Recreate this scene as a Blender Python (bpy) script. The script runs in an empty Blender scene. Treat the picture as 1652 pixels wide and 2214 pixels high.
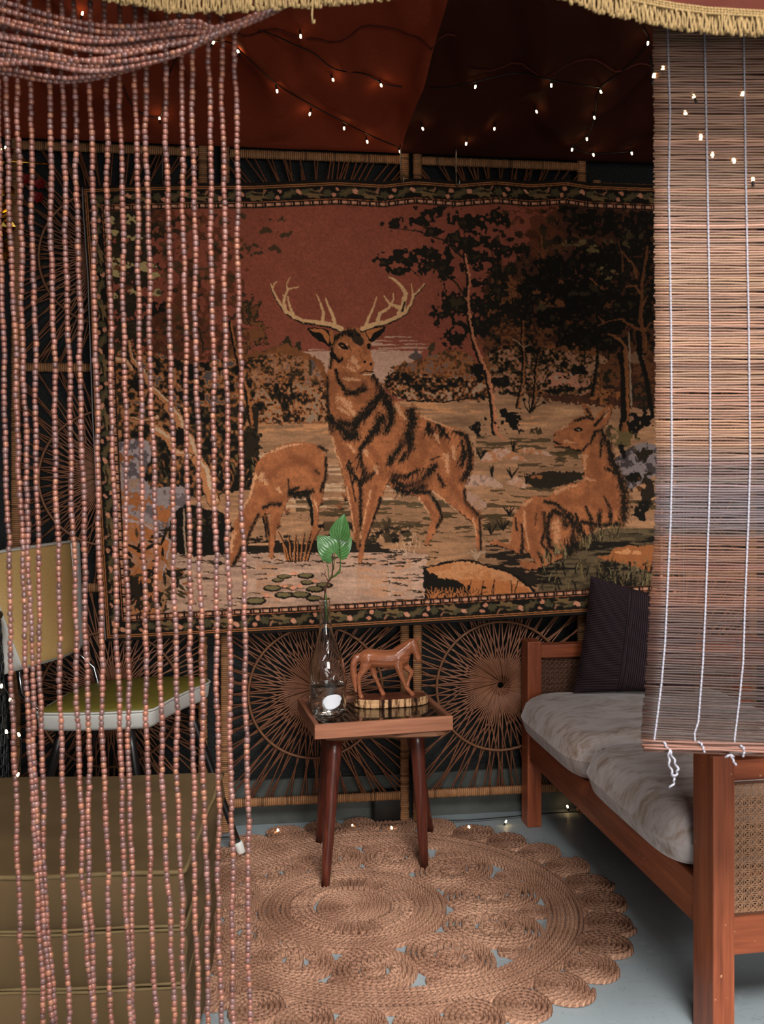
import bpy, bmesh, math, random
import numpy as np
from mathutils import Vector, Matrix, Euler
random.seed(11)
# ---------------- camera, world, lights, exposure ----------------
S = bpy.context.scene
COL = S.collection
FPX, HOR, CXP, HC = 2200.0, 960.0, 826.0, 1.17     # focal length (px), horizon row, centre column, eye height
cd = bpy.data.cameras.new('camera'); cam = bpy.data.objects.new('camera', cd); COL.objects.link(cam)
cam.location = (0, 0, HC); cam.rotation_euler = (math.pi/2, 0, 0)
cd.sensor_fit = 'VERTICAL'; cd.sensor_height = 36; cd.sensor_width = 36
cd.lens = FPX/2214*36; cd.shift_y = -(1107-HOR)/2214
cd.clip_start = .05
cd.dof.use_dof = True; cd.dof.focus_distance = 2.85; cd.dof.aperture_fstop = 7.0
S.camera = cam
w = bpy.data.worlds.new('World'); S.world = w; w.use_nodes = True
w.node_tree.nodes['Background'].inputs[0].default_value = (.80, .88, 1.0, 1)
w.node_tree.nodes['Background'].inputs[1].default_value = .10
def area(name, loc, target, sx, sy, power, col):
    l = bpy.data.lights.new(name, 'AREA'); l.shape = 'RECTANGLE'; l.size = sx; l.size_y = sy; l.energy = power; l.color = col
    o = bpy.data.objects.new(name, l); COL.objects.link(o); o.location = loc
    d = Vector(target)-Vector(loc); o.rotation_euler = d.to_track_quat('-Z', 'Y').to_euler(); return o
area('daylight_opening', (.75, -1.5, 1.26), (-.05, 2.8, 1.25), 1.5, 1.0, 63, (1.0, .97, .94))
area('overhead_fill', (.62, -.7, 3.3), (.42, 2.1, .0), 1.7, 1.2, 33, (1.0, .985, .97)).data.spread = math.radians(56)  # unseen lamp added overhead, spread narrowed to brighten floor and sofa at right
S.view_settings.view_transform = 'Standard'; S.view_settings.look = 'None'
S.view_settings.exposure = 0.0; S.view_settings.gamma = 1.0; S.view_settings.use_curve_mapping = False

# ---------------- helpers ----------------
def at(px, py, Y): return Vector(((px-CXP)/FPX*Y, Y, HC-(py-HOR)/FPX*Y))
def onplane(px, py, Y0, k=.14):
    a = (px-CXP)/FPX; return at(px, py, Y0/(1-k*a))
def atz(px, py, z): return at(px, py, (HC-z)*FPX/(py-HOR))
def lin(c):
    return tuple(((x/255)/12.92 if x/255 <= .04045 else ((x/255+.055)/1.055)**2.4) for x in c[:3])+(1.0,)
def tag(o, label=None, cat=None, group=None, kind=None):
    if label: o['label'] = label
    if cat: o['category'] = cat
    if group: o['group'] = group
    if kind: o['kind'] = kind
    return o
def empty(name, loc=(0, 0, 0), rz=0, label=None, cat=None, group=None):
    o = bpy.data.objects.new(name, None); COL.objects.link(o); o.location = loc; o.rotation_euler = (0, 0, rz)
    o.empty_display_size = .05; return tag(o, label, cat, group)
class MB:
    def __init__(s): s.v = []; s.f = []; s.c = []; s.uv = None
    def add(s, vs, fs, col=None):
        n = len(s.v); s.v.extend([tuple(p) for p in vs]); s.f.extend([tuple(i+n for i in f) for f in fs])
        if col is not None: s.c.extend([col]*len(vs))
    def box(s, x0, x1, y0, y1, z0, z1, M=None, col=None):
        vs = [(x, y, z) for z in (z0, z1) for x, y in ((x0, y0), (x1, y0), (x1, y1), (x0, y1))]
        if M is not None: vs = [tuple(M @ Vector(p)) for p in vs]
        s.add(vs, [(0, 3, 2, 1), (4, 5, 6, 7), (0, 1, 5, 4), (1, 2, 6, 5), (2, 3, 7, 6), (3, 0, 4, 7)], col)
    def tube(s, pts, r, n=6, col=None, cap=True, flat=1.0, nrm=None):
        pts = [Vector(p) for p in pts]; m = len(pts)
        if m < 2: return
        rr = r if hasattr(r, '__len__') else [r]*m
        t0 = (pts[1]-pts[0]).normalized(); up = Vector((0, 0, 1)) if abs(t0.z) < .9 else Vector((0, 1, 0))
        vs = []; b = t0.cross(up if nrm is None else nrm).normalized()
        for i in range(m):
            t = (pts[min(i+1, m-1)]-pts[max(i-1, 0)])
            t = t.normalized() if t.length > 1e-9 else t0
            b = (b-t*b.dot(t)); b = b.normalized() if b.length > 1e-6 else t.orthogonal().normalized()
            c = b.cross(t)
            for k in range(n):
                a = 2*math.pi*k/n; vs.append(pts[i]+b*(rr[i]*math.cos(a))+c*(rr[i]*flat*math.sin(a)))
        fs = [(i*n+k, i*n+(k+1) % n, (i+1)*n+(k+1) % n, (i+1)*n+k) for i in range(m-1) for k in range(n)]
        if cap: fs += [tuple(range(n-1, -1, -1)), tuple((m-1)*n+k for k in range(n))]
        s.add(vs, fs, col)
    def lathe(s, prof, n=24, c=(0, 0, 0), M=None, cap=True, col=None):
        vs = [(c[0]+r*math.cos(2*math.pi*k/n), c[1]+r*math.sin(2*math.pi*k/n), c[2]+z) for r, z in prof for k in range(n)]
        if M is not None: vs = [tuple(M @ Vector(p)) for p in vs]
        m = len(prof); fs = [(i*n+k, i*n+(k+1) % n, (i+1)*n+(k+1) % n, (i+1)*n+k) for i in range(m-1) for k in range(n)]
        if cap: fs += [tuple(range(n-1, -1, -1)), tuple((m-1)*n+k for k in range(n))]
        s.add(vs, fs, col)
    def rbox(s, x0, x1, y0, y1, z0, z1, r, seg=2, M=None, col=None):
        bm = bmesh.new(); bmesh.ops.create_cube(bm, size=1)
        for v in bm.verts: v.co = ((x0+x1)/2+v.co.x*(x1-x0), (y0+y1)/2+v.co.y*(y1-y0), (z0+z1)/2+v.co.z*(z1-z0))
        bmesh.ops.bevel(bm, geom=bm.edges[:], offset=r, segments=seg, profile=.5, affect='EDGES')
        bm.verts.index_update(); vs = [v.co.copy() for v in bm.verts]
        if M is not None: vs = [M @ p for p in vs]
        s.add(vs, [[v.index for v in f.verts] for f in bm.faces], col); bm.free()
    def grid(s, fn, nu, nv, col=None):
        vs = [fn(i/nu, j/nv) for j in range(nv+1) for i in range(nu+1)]
        s.add(vs, [(j*(nu+1)+i, j*(nu+1)+i+1, (j+1)*(nu+1)+i+1, (j+1)*(nu+1)+i) for j in range(nv) for i in range(nu)], col)
    def mesh(s, name, mat, smooth=True):
        me = bpy.data.meshes.new(name); me.from_pydata(s.v, [], s.f)
        if smooth: me.polygons.foreach_set('use_smooth', [True]*len(me.polygons))
        if s.c and len(s.c) == len(s.v):
            a = me.color_attributes.new('tint', 'FLOAT_COLOR', 'POINT')
            a.data.foreach_set('color', np.array([tuple(c)[:3]+(1,) for c in s.c], np.float32).ravel())
        if mat: me.materials.append(mat)
        me.update(); return me
    def build(s, name, mat, parent=None, smooth=True, kind=None):
        o = bpy.data.objects.new(name, s.mesh(name, mat, smooth)); COL.objects.link(o)
        if parent: o.parent = parent
        if kind: o['kind'] = kind
        return o
def inst(name, me, parent, loc=(0, 0, 0), rot=(0, 0, 0), sc=(1, 1, 1)):
    o = bpy.data.objects.new(name, me); COL.objects.link(o); o.parent = parent; o.location = loc; o.rotation_euler = rot; o.scale = sc; return o
def autosmooth(o, ang=.6):
    bm = bmesh.new(); bm.from_mesh(o.data)
    for e in bm.edges:
        if len(e.link_faces) == 2 and e.calc_face_angle(0) > ang: e.smooth = False
    bm.to_mesh(o.data); bm.free(); return o

# ---------------- materials ----------------
class N:
    def __init__(s, name):
        s.m = bpy.data.materials.new(name); s.m.use_nodes = True; s.t = s.m.node_tree; s.b = s.t.nodes['Principled BSDF']; s.out = s.t.nodes['Material Output']
    def n(s, ty, **k):
        x = s.t.nodes.new(ty)
        for a, v in k.items():
            if a.startswith('i_'):
                key = a[2:]; key = int(key) if key.isdigit() else key.replace('_', ' ')
                x.inputs[key].default_value = v
            else: setattr(x, a, v)
        return x
    def l(s, a, b): s.t.links.new(a, b)
    def coord(s, kind='Object', scale=(1, 1, 1), rot=(0, 0, 0)):
        c = s.n('ShaderNodeTexCoord'); mp = s.n('ShaderNodeMapping'); mp.inputs['Scale'].default_value = scale; mp.inputs['Rotation'].default_value = rot
        s.l(c.outputs[kind], mp.inputs['Vector']); return mp.outputs[0]
    def noise(s, vec, sc, det=4, dist=0):
        x = s.n('ShaderNodeTexNoise'); x.inputs['Scale'].default_value = sc; x.inputs['Detail'].default_value = det; x.inputs['Distortion'].default_value = dist
        if vec: s.l(vec, x.inputs['Vector'])
        return x.outputs['Fac']
    def wave(s, vec, sc, dist=0, det=2, dsc=1, dirn='X', prof='SIN'):
        x = s.n('ShaderNodeTexWave'); x.inputs['Scale'].default_value = sc; x.inputs['Distortion'].default_value = dist
        x.inputs['Detail'].default_value = det; x.inputs['Detail Scale'].default_value = dsc; x.bands_direction = dirn; x.wave_profile = prof
        if vec: s.l(vec, x.inputs['Vector'])
        return x.outputs['Fac']
    def ramp(s, fac, stops):
        r = s.n('ShaderNodeValToRGB'); e = r.color_ramp.elements
        e[0].position, e[0].color = stops[0]; e[1].position, e[1].color = stops[-1]
        for p, c in stops[1:-1]:
            q = e.new(p); q.color = c
        s.l(fac, r.inputs[0]); return r.outputs[0]
    def math(s, op, a, b=None):
        x = s.n('ShaderNodeMath', operation=op)
        for i, q in enumerate((a, b)):
            if q is None: continue
            if isinstance(q, (int, float)): x.inputs[i].default_value = q
            else: s.l(q, x.inputs[i])
        return x.outputs[0]
    def mix(s, fac, a, b, mode='MIX'):
        x = s.n('ShaderNodeMix', data_type='RGBA', blend_type=mode)
        for i, q in ((0, fac), (6, a), (7, b)):
            if isinstance(q, (int, float)): x.inputs[i].default_value = q
            elif isinstance(q, tuple): x.inputs[i].default_value = q
            else: s.l(q, x.inputs[i])
        return x.outputs[2]
    def bump(s, h, st, dist=.001):
        x = s.n('ShaderNodeBump'); x.inputs['Strength'].default_value = st; x.inputs['Distance'].default_value = dist
        s.l(h, x.inputs['Height']); s.l(x.outputs[0], s.b.inputs['Normal']); return x
    def base(s, c, rough=.6, spec=.4):
        if isinstance(c, tuple): s.b.inputs['Base Color'].default_value = c
        else: s.l(c, s.b.inputs['Base Color'])
        s.b.inputs['Roughness'].default_value = rough; s.b.inputs['Specular IOR Level'].default_value = spec
def plain(name, c, rough=.6, spec=.4, metal=0, nz=.12, sc=40, bump=.2):
    m = N(name); v = m.coord(); f = m.noise(v, sc, 5)
    c = lin(c); m.base(m.mix(f, tuple(x*(1-nz*2) for x in c[:3])+(1,), tuple(min(1, x*(1+nz*2)) for x in c[:3])+(1,)), rough, spec)
    m.b.inputs['Metallic'].default_value = metal
    if bump: m.bump(f, bump, .001)
    return m.m
def wood(name, c1, c2, axis='Z', rough=.38, scale=1.0, wear=None, spec=.45):
    m = N(name); sc = {'X': (1.2, 22, 22), 'Y': (22, 1.2, 22), 'Z': (22, 22, 1.2)}[axis]
    v = m.coord('Object', tuple(q*scale for q in sc)); f = m.noise(v, 1.6, 5, .6); g = m.noise(v, 7, 6, .2)
    h = m.math('ADD', m.math('MULTIPLY', f, .65), m.math('MULTIPLY', g, .45))
    c = m.ramp(h, [(.36, lin(c1)), (.52, lin([(a+b)/2 for a, b in zip(c1, c2)])), (.72, lin(c2))])
    if wear:
        vv = m.coord('Object', (1, 1, 1)); q = m.noise(vv, 90, 3); c = m.mix(m.ramp(q, [(.70, (0, 0, 0, 1)), (.74, (1, 1, 1, 1))]), c, lin(wear))
    m.base(c, rough, spec); m.bump(g, .12, .0008); return m.m
M = {}
WP = {}
def wthing(name, loc, label=None, cat=None, group=None):
    o = empty(name, loc, 0, label, cat, group); WP[o.name] = Vector(loc); return o
def put(mb, name, mat, parent, smooth=True, kind=None, label=None):
    """build a part whose vertices are in room coordinates under a thing placed with wthing"""
    L = WP[parent.name]; mb.v = [(p[0]-L.x, p[1]-L.y, p[2]-L.z) for p in mb.v]
    o = mb.build(name, mat, parent, smooth, kind)
    if label: o['label'] = label
    return o
def sub(mb, name, mat, part, thingobj, smooth=True, label=None):
    L = WP[thingobj.name]; mb.v = [(p[0]-L.x, p[1]-L.y, p[2]-L.z) for p in mb.v]
    o = mb.build(name, mat, part, smooth)
    if label: o['label'] = label
    return o
WA = math.atan(.14)                        # the room is turned by 8 degrees against the camera
WU = Vector((math.cos(WA), math.sin(WA), 0)); WN = Vector((math.sin(WA), -math.cos(WA), 0))
RW = Matrix.Translation((0, 0, 0)) @ Matrix.Rotation(WA, 4, 'Z')
def wall_pt(u, z, off=0.0, Y0=3.165):      # point on the back wall; off = distance in front of it
    return Vector((0, Y0, 0))+WU*u+WN*off+Vector((0, 0, z))

# ---------------- the room ----------------
m = N('concrete'); v = m.coord('Object'); a = m.noise(v, 2.2, 6, .4); b = m.noise(v, 14, 6); c = m.noise(m.coord('Object', (1, 2.2, 1), (0, 0, .6)), 5, 8, 2.5)
base = m.mix(a, lin((122, 132, 134)), lin((158, 167, 170)))
base = m.mix(m.ramp(c, [(.495, (0, 0, 0, 1)), (.5, (.5, .5, .5, 1)), (.505, (0, 0, 0, 1))]), base, lin((84, 92, 94)))
base = m.mix(m.ramp(b, [(.62, (0, 0, 0, 1)), (.75, (.5, .5, .5, 1))]), base, lin((176, 180, 180)))
m.base(base, .55, .35); m.bump(b, .15, .002); M['floor'] = m.m
def struct(name, mb, mat):
    o = mb.build(name, mat, None, False); o['kind'] = 'structure'; return o
q = MB(); q.box(-2.2, 2.6, -2.0, 3.9, -.05, 0); struct('floor', q, M['floor'])
m = N('slate_paint'); v = m.coord('Object'); n1 = m.noise(v, 160, 4); n2 = m.noise(v, 5, 4)
m.base(m.mix(n2, lin((21, 22, 22)), lin((36, 37, 37))), .6, .25); m.bump(n1, .8, .004); M['slate'] = m.m
q = MB(); q.box(-2.4, 2.6, 3.165, 3.27, 0, 2.45, RW); struct('wall_back', q, M['slate'])
M['plinth'] = plain('plinth_render', (78, 80, 76), .8, .2, nz=.3, sc=12, bump=.5)
q = MB(); q.box(-2.3, 2.5, 3.150, 3.164, 0, .135, RW); struct('baseboard_back', q, M['plinth'])
M['dark'] = plain('dark_boards', (34, 27, 23), .8, .2)
q = MB(); q.box(-1.45, -1.40, 1.5, 3.1, 0, 2.45, RW); struct('wall_left', q, M['dark'])
q = MB(); q.box(2.0, 2.05, 1.2, 3.2, 0, 2.45, RW); struct('wall_right', q, M['dark'])
q = MB(); q.box(-1.6, 2.4, 1.35, 3.3, 2.46, 2.50, RW); struct('ceiling', q, M['dark'])
q = MB(); q.box(-1.6, 2.3, 1.50, 1.56, 2.25, 2.42); struct('trim_1', q, M['dark'])

# ---------------- rattan screens ----------------
m = N('wrapped_rattan'); v = m.coord('Object'); f = m.noise(v, 55, 3); g = m.noise(m.coord('Object', (1, 1, 1)), 9, 3)
at_ = m.n('ShaderNodeVertexColor'); at_.layer_name = 'tint'
cc = m.mix(f, lin((132, 90, 58)), lin((186, 136, 94))); cc = m.mix(1.0, cc, at_.outputs[0], 'MULTIPLY'); m.base(cc, .55, .35); M['wrap'] = m.m
m = N('cane_strips'); v = m.coord('Object'); f = m.noise(v, 30, 3); m.base(m.mix(f, lin((112, 70, 50)), lin((166, 112, 82))), .5, .4); M['cane'] = m.m
m = N('cane_hoop'); f = m.noise(m.coord('Object'), 60, 3); m.base(m.mix(f, lin((104, 66, 44)), lin((140, 94, 62))), .45, .4); M['hoop'] = m.m
def wrapped(mb, p, q, wd, th, pitch=.0062):
    """a rail bound with cane: flat bar with a relief of single wraps"""
    p, q = Vector(p), Vector(q); L = (q-p).length; n = max(3, int(L/pitch)); d = (q-p)/n; t = d.normalized()
    s1 = t.cross(WN).normalized(); s2 = WN.normalized()
    for i in range(n):
        k = random.choice((1, 1, 1, .86, .75, .92)) if random.random() > .06 else .45
        w2 = wd/2*random.uniform(.93, 1.04); t2 = th/2*random.uniform(.9, 1.05); c0 = p+d*i; vs = []
        for e, s_ in ((.04, .88), (.3, 1.0), (.7, 1.0), (.96, .88)):
            for a_, b_ in ((-1, -.6), (-.6, -1), (.6, -1), (1, -.6), (1, .6), (.6, 1), (-.6, 1), (-1, .6)):
                vs.append(c0+d*e+s1*(a_*w2*s_)+s2*(b_*t2*s_))
        fs = [(r*8+k2, r*8+(k2+1) % 8, (r+1)*8+(k2+1) % 8, (r+1)*8+k2) for r in range(3) for k2 in range(8)]
        fs += [tuple(range(7, -1, -1)), tuple(range(24, 32))]
        mb.add(vs, fs, (k, k*.97, k*.92))
def weave(mb, cu, cz, hw, hz, rh, off, rnd):
    """canes that leave a small hub as a swirl, kink and fan out over the frame of one field"""
    def edge(a):
        c, s = math.cos(a), math.sin(a); k = min(hw/abs(c) if abs(c) > 1e-6 else 9, hz/abs(s) if abs(s) > 1e-6 else 9); return c*k, s*k
    NB, NC = 22, 6
    for b in range(NB):
        ab = 2*math.pi*b/NB+rnd.uniform(-.03, .03); kr = rnd.uniform(.075, .125)
        for c in range(NC):
            t = (c-(NC-1)/2)/(NC-1)
            h = (0.012*math.cos(ab-1.5+t*.8), .012*math.sin(ab-1.5+t*.8))
            kk = (kr*math.cos(ab+t*.27), kr*math.sin(ab+t*.27))
            aa = ab+t*.74+rnd.uniform(-.012, .012)+(.09 if b % 2 else -.09); e = edge(aa)
            o = off+(b % 3)*.0012+c*.0006
            mb.tube([wall_pt(cu+x, cz+z, o+dz) for (x, z), dz in ((h, 0), (kk, .002), (e, -.001))], .0025, 4, flat=.35, nrm=WN)
SCR = [(-1.10, -.535), (-.495, .078), (.092, .645), (.668, 1.22)]
LBL = ['rattan screen panel at the left end behind the beads, half hidden by the tapestry', 'rattan screen panel behind the side table and bottle, with a swirled cane circle',
       'rattan screen panel between the side table and the sofa, with a swirled cane circle', 'rattan screen panel at the right end, with a hoop arch above the tapestry']
rnd = random.Random(5)
for k, (u0, u1) in enumerate(SCR):
    hz = 2.045 if k < 3 else 1.985
    T_ = wthing('rattan_screen', wall_pt((u0+u1)/2, 0, .035), LBL[k], 'screen', 'rattan screens on the back wall')
    cu = (u0+u1)/2
    for s_ in (u0+.013, u1-.013):
        q = MB(); wrapped(q, wall_pt(s_, 0.002, .035), wall_pt(s_, hz+.02, .035), .027, .02); put(q, 'post', M['wrap'], T_)
    zs = [.088, .745, 1.395, hz]
    for i, z in enumerate(zs):
        q = MB(); wrapped(q, wall_pt(u0+.027, z, .037), wall_pt(u1-.027, z, .037), .026, .018); put(q, 'rail', M['wrap'], T_)
    for i in range(3):
        cz = (zs[i]+zs[i+1])/2; hw = (u1-u0)/2-.02; hh = (zs[i+1]-zs[i])/2-.008; R = .2
        if k == 3 and i == 2: cz -= .09
        q = MB(); weave(q, cu, cz, hw, hh+(0 if not (k == 3 and i == 2) else .03), R, .034, rnd); put(q, 'cane_weave', M['cane'], T_, kind='stuff')
        q = MB(); q.tube([wall_pt(cu+R*1.02*math.cos(a), cz+R*math.sin(a), .047) for a in [2*math.pi*j/48 for j in range(49)]], .0042, 6, cap=False); put(q, 'hoop', M['hoop'], T_)

# ---------------- tapestry ----------------
# ---------- the woven picture of the tapestry, as a colour field ----------
CX0, CY0, CW, CH = 160, 375, 1360, 1030
def _noise(rs, w, h, cell, octs=3, ax=1.0):
    out = np.zeros((h, w), np.float32); amp = 1.0; tot = 0
    for o in range(octs):
        cx = max(1.2, cell*ax/2**o); cy = max(1.2, cell/2**o)
        gw, gh = int(w/cx)+3, int(h/cy)+3
        g = rs.rand(gh, gw).astype(np.float32)
        xs = np.arange(w)/cx; ys = np.arange(h)/cy
        xi = xs.astype(int); yi = ys.astype(int)
        fx = (xs-xi).astype(np.float32); fy = (ys-yi).astype(np.float32)
        fx = fx*fx*(3-2*fx); fy = (fy*fy*(3-2*fy))[:, None]
        r0 = g[yi]; r1 = g[yi+1]
        a = r0[:, xi]*(1-fx)+r0[:, xi+1]*fx; b = r1[:, xi]*(1-fx)+r1[:, xi+1]*fx
        out += amp*(a*(1-fy)+b*fy); tot += amp; amp *= 0.6
    return out/tot-0.5

def paint_tapestry():
    rs = np.random.RandomState(7)
    W, H = CW, CH
    img = np.zeros((H, W, 3), np.float32)
    YY, XX = np.mgrid[0:H, 0:W].astype(np.float32)
    PX, PY = XX+CX0, YY+CY0
    n3 = _noise(rs, W, H, 3.2, 2); n6 = _noise(rs, W, H, 7, 3); n12 = _noise(rs, W, H, 14, 3)
    n30 = _noise(rs, W, H, 34, 4); n80 = _noise(rs, W, H, 90, 3); leaf = _noise(rs, W, H, 9, 2)
    nh = _noise(rs, W, H, 5, 3, 7.0); nh2 = _noise(rs, W, H, 9, 2, 10.0); nv = _noise(rs, W, H, 12, 3, 0.25)
    nd = _noise(rs, W, H, 5, 2); ne = _noise(rs, W, H, 5, 2)
    def C(*c): return np.array(c, np.float32)
    DK = C(20, 16, 11); DK2 = C(36, 28, 18); OL = C(58, 45, 27); OLL = C(98, 80, 48); BR = C(92, 48, 28)
    OR = C(152, 90, 50); ORL = C(178, 118, 76); CR = C(176, 142, 112); SKY = C(120, 62, 45); PK = C(164, 124, 102)
    LI = C(136, 118, 114); TAN = C(140, 100, 70); SAL = C(186, 120, 90)
    def bb(x0, y0, x1, y1):
        return (max(0, int(x0-CX0)), max(0, int(y0-CY0)), min(W, int(x1-CX0)+1), min(H, int(y1-CY0)+1))
    def put(sl, m, col, al=1.0):
        m = (np.clip(m, 0, 1)*al)[..., None]
        img[sl] = img[sl]*(1-m)+(col if np.ndim(col) == 1 else col[sl])*m
    def smooth(pts, k=6):
        P = np.array(pts, float); n = len(P); out = []
        for i in range(n):
            p0, p1, p2, p3 = P[i-1], P[i], P[(i+1) % n], P[(i+2) % n]
            for j in range(k):
                t = j/k
                out.append(.5*((2*p1)+(-p0+p2)*t+(2*p0-5*p1+4*p2-p3)*t*t+(-p0+3*p1-3*p2+p3)*t**3))
        return np.array(out)
    def inpoly(P, X, Y):
        c = np.zeros(X.shape, bool); n = len(P); j = n-1
        for i in range(n):
            xi, yi = P[i]; xj, yj = P[j]
            if yi != yj:
                c ^= ((yi > Y) != (yj > Y)) & (X < (xj-xi)*(Y-yi)/(yj-yi)+xi)
            j = i
        return c
    def poly(pts, col, rough=1.5, al=1.0, sm=True, vert=0.0):
        P = smooth(pts) if sm else np.array(pts, float)
        x0, y0 = P.min(0)-8-rough*2; x1, y1 = P.max(0)+8+rough*2
        a = bb(x0, y0, x1, y1)
        if a[2] <= a[0] or a[3] <= a[1]: return None
        sl = (slice(a[1], a[3]), slice(a[0], a[2]))
        X = PX[sl]+nd[sl]*rough*4; Y = PY[sl]+ne[sl]*rough*4+nv[sl]*vert
        m = inpoly(P, X, Y).astype(np.float32)
        put(sl, m, col, al); return sl, m
    def line(pts, w0, w1, col, rough=1.0, al=1.0):
        pts = np.array(pts, float); n = len(pts)
        t = np.linspace(0, 1, n)
        a = bb(pts[:, 0].min()-w0-w1-6, pts[:, 1].min()-w0-w1-6, pts[:, 0].max()+w0+w1+6, pts[:, 1].max()+w0+w1+6)
        if a[2] <= a[0] or a[3] <= a[1]: return
        sl = (slice(a[1], a[3]), slice(a[0], a[2]))
        X = PX[sl]+nd[sl]*rough*4; Y = PY[sl]+ne[sl]*rough*4
        m = np.zeros(X.shape, bool)
        for i in range(n-1):
            p, q = pts[i], pts[i+1]; d = q-p; L = max(d@d, 1e-6)
            s = np.clip(((X-p[0])*d[0]+(Y-p[1])*d[1])/L, 0, 1)
            w = (w0+(w1-w0)*(t[i]+(t[i+1]-t[i])*s))/2
            m |= (X-p[0]-s*d[0])**2+(Y-p[1]-s*d[1])**2 < w*w
        put(sl, m.astype(np.float32), col, al)
    nf = _noise(rs, W, H, 4.5, 2, .45)
    def fline(pts, w0, w1, col, al=1.0, halo=True):
        pts = np.array(pts, float); n = len(pts); t = np.linspace(0, 1, n); g = 2.2*max(w0, w1)+6
        a = bb(pts[:, 0].min()-g, pts[:, 1].min()-g, pts[:, 0].max()+g, pts[:, 1].max()+g)
        if a[2] <= a[0] or a[3] <= a[1]: return
        sl = (slice(a[1], a[3]), slice(a[0], a[2])); X = PX[sl]; Y = PY[sl]; m = np.full(X.shape, -9.0, np.float32)
        for i in range(n-1):
            p, q = pts[i], pts[i+1]; d = q-p; L = max(d@d, 1e-6)
            s = np.clip(((X-p[0])*d[0]+(Y-p[1])*d[1])/L, 0, 1)
            w = (w0+(w1-w0)*(t[i]+(t[i+1]-t[i])*s))*.62
            m = np.maximum(m, 1-np.sqrt((X-p[0]-s*d[0])**2+(Y-p[1]-s*d[1])**2)/w)
        if halo: put(sl, (m+1.0+nf[sl]*2.6 > .35).astype(np.float32), col*.55+OR*.42, al*.55)
        put(sl, (m+nf[sl]*2.4+n3[sl]*.8 > .12).astype(np.float32), col, al)
    nm = {}
    def tex(m, pal, fine=True, seed=0):
        key = (fine, seed)
        if key not in nm:
            a_ = _noise(np.random.RandomState(90+seed), W, H, 5.0 if fine else 9.0, 2); b_ = _noise(np.random.RandomState(50+seed), W, H, 22, 3)
            q_ = a_+.75*b_; st_ = np.sort(q_.ravel()[::97]); nm[key] = np.searchsorted(st_, q_)/float(len(st_))
        q_ = nm[key]; k = np.clip((q_*len(pal)).astype(int), 0, len(pal)-1)
        put((slice(None), slice(None)), m.astype(np.float32), np.array(pal, np.float32)[k])
    def pmask(pts, rough=2.5):
        P = smooth(pts); m = np.zeros((H, W), bool); a = bb(P[:, 0].min()-20, P[:, 1].min()-20, P[:, 0].max()+20, P[:, 1].max()+20); sl = (slice(a[1], a[3]), slice(a[0], a[2]))
        m[sl] = inpoly(P, PX[sl]+nd[sl]*rough*4+n12[sl]*rough*5, PY[sl]+ne[sl]*rough*4+n12[sl]*rough*5); return m
    def fol(cx, cy, rx, ry, col, thr=0.5, al=1.0, nz=leaf, amp=1.5):
        a = bb(cx-rx*1.6, cy-ry*1.6, cx+rx*1.6, cy+ry*1.6)
        if a[2] <= a[0] or a[3] <= a[1]: return
        sl = (slice(a[1], a[3]), slice(a[0], a[2]))
        d = np.sqrt(((PX[sl]-cx)/rx)**2+((PY[sl]-cy)/ry)**2)
        m = ((1.25-d)+nz[sl]*amp+n12[sl]*0.9 > thr) & (d < 1.55)
        put(sl, m.astype(np.float32), col, al)
    def T(pts, s, ox, oy): return [(ox+s*x, oy+s*y) for x, y in pts]
    Z1 = lambda p: T(p, .3632, 500, 540)
    Z2 = lambda p: T(p, .2663, 1000, 400)
    Z3 = lambda p: T(p, .2663, 1000, 800)
    Z4 = lambda p: T(p, .2785, 160, 380)
    Z5 = lambda p: T(p, .3632, 160, 880)
    Z6 = lambda p: T(p, .2724, 600, 1080)
    F = lambda z, cx, cy, rx, ry, col, **k: fol(*z([(cx, cy)])[0], rx*(z([(1, 0)])[0][0]-z([(0, 0)])[0][0]), ry*(z([(1, 0)])[0][0]-z([(0, 0)])[0][0]), col, **k)
    # sky
    img[:] = SKY
    img[:] *= (1+0.10*n30+0.12*n80+0.10*n3)[..., None]
    # far water and clouds
    poly(Z1([(418, 606), (560, 602), (700, 603), (900, 603), (1140, 602), (1100, 650), (1030, 720), (980, 780), (900, 830), (600, 800), (500, 720)]), PK, .6, sm=False)
    for x0, y0, x1, w in [(840, 545, 960, 10), (920, 520, 1075, 9), (1000, 543, 1110, 6), (850, 568, 1010, 12), (880, 588, 1170, 9), (1030, 563, 1185, 9), (1010, 582, 1180, 9), (460, 596, 560, 7), (840, 600, 1000, 8), (840, 560, 900, 20)]:
        line(Z1([(x0, y0), ((x0+x1)/2, y0-3), (x1, y0)]), w*.36, 1.2, PK, .6)
    # field
    img_f = TAN*(1+0.35*nh[..., None]+0.3*nh2[..., None]+0.2*n80[..., None])
    poly([(230, 905), (560, 912), (700, 912), (860, 868), (1000, 858), (1100, 840), (1430, 830), (1500, 830), (1500, 1400), (160, 1400), (160, 905)], img_f, 1.2, sm=False)
    for y0, x0, x1, c in [(925, 560, 710, ORL), (990, 530, 705, CR), (1015, 700, 1000, CR), (1050, 700, 1010, CR), (880, 870, 1040, ORL), (1085, 600, 1000, CR), (905, 1060, 1180, ORL), (1140, 780, 900, TAN)]:
        a = bb(x0, y0-9, x1, y0+12); sl = (slice(a[1], a[3]), slice(a[0], a[2]))
        put(sl, (nh[sl] > .02).astype(np.float32), c, .75)
    for y0, x0, x1 in [(960, 1030, 1290), (1010, 1120, 1270), (1100, 640, 1420), (1060, 1060, 1280), (1130, 700, 1160), (1030, 1190, 1270), (1150, 900, 1100), (975, 1180, 1250)]:
        a = bb(x0, y0-18, x1, y0+22); sl = (slice(a[1], a[3]), slice(a[0], a[2]))
        put(sl, (nh[sl]+nh2[sl]*.6 > .06).astype(np.float32), OL, .85)
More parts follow.
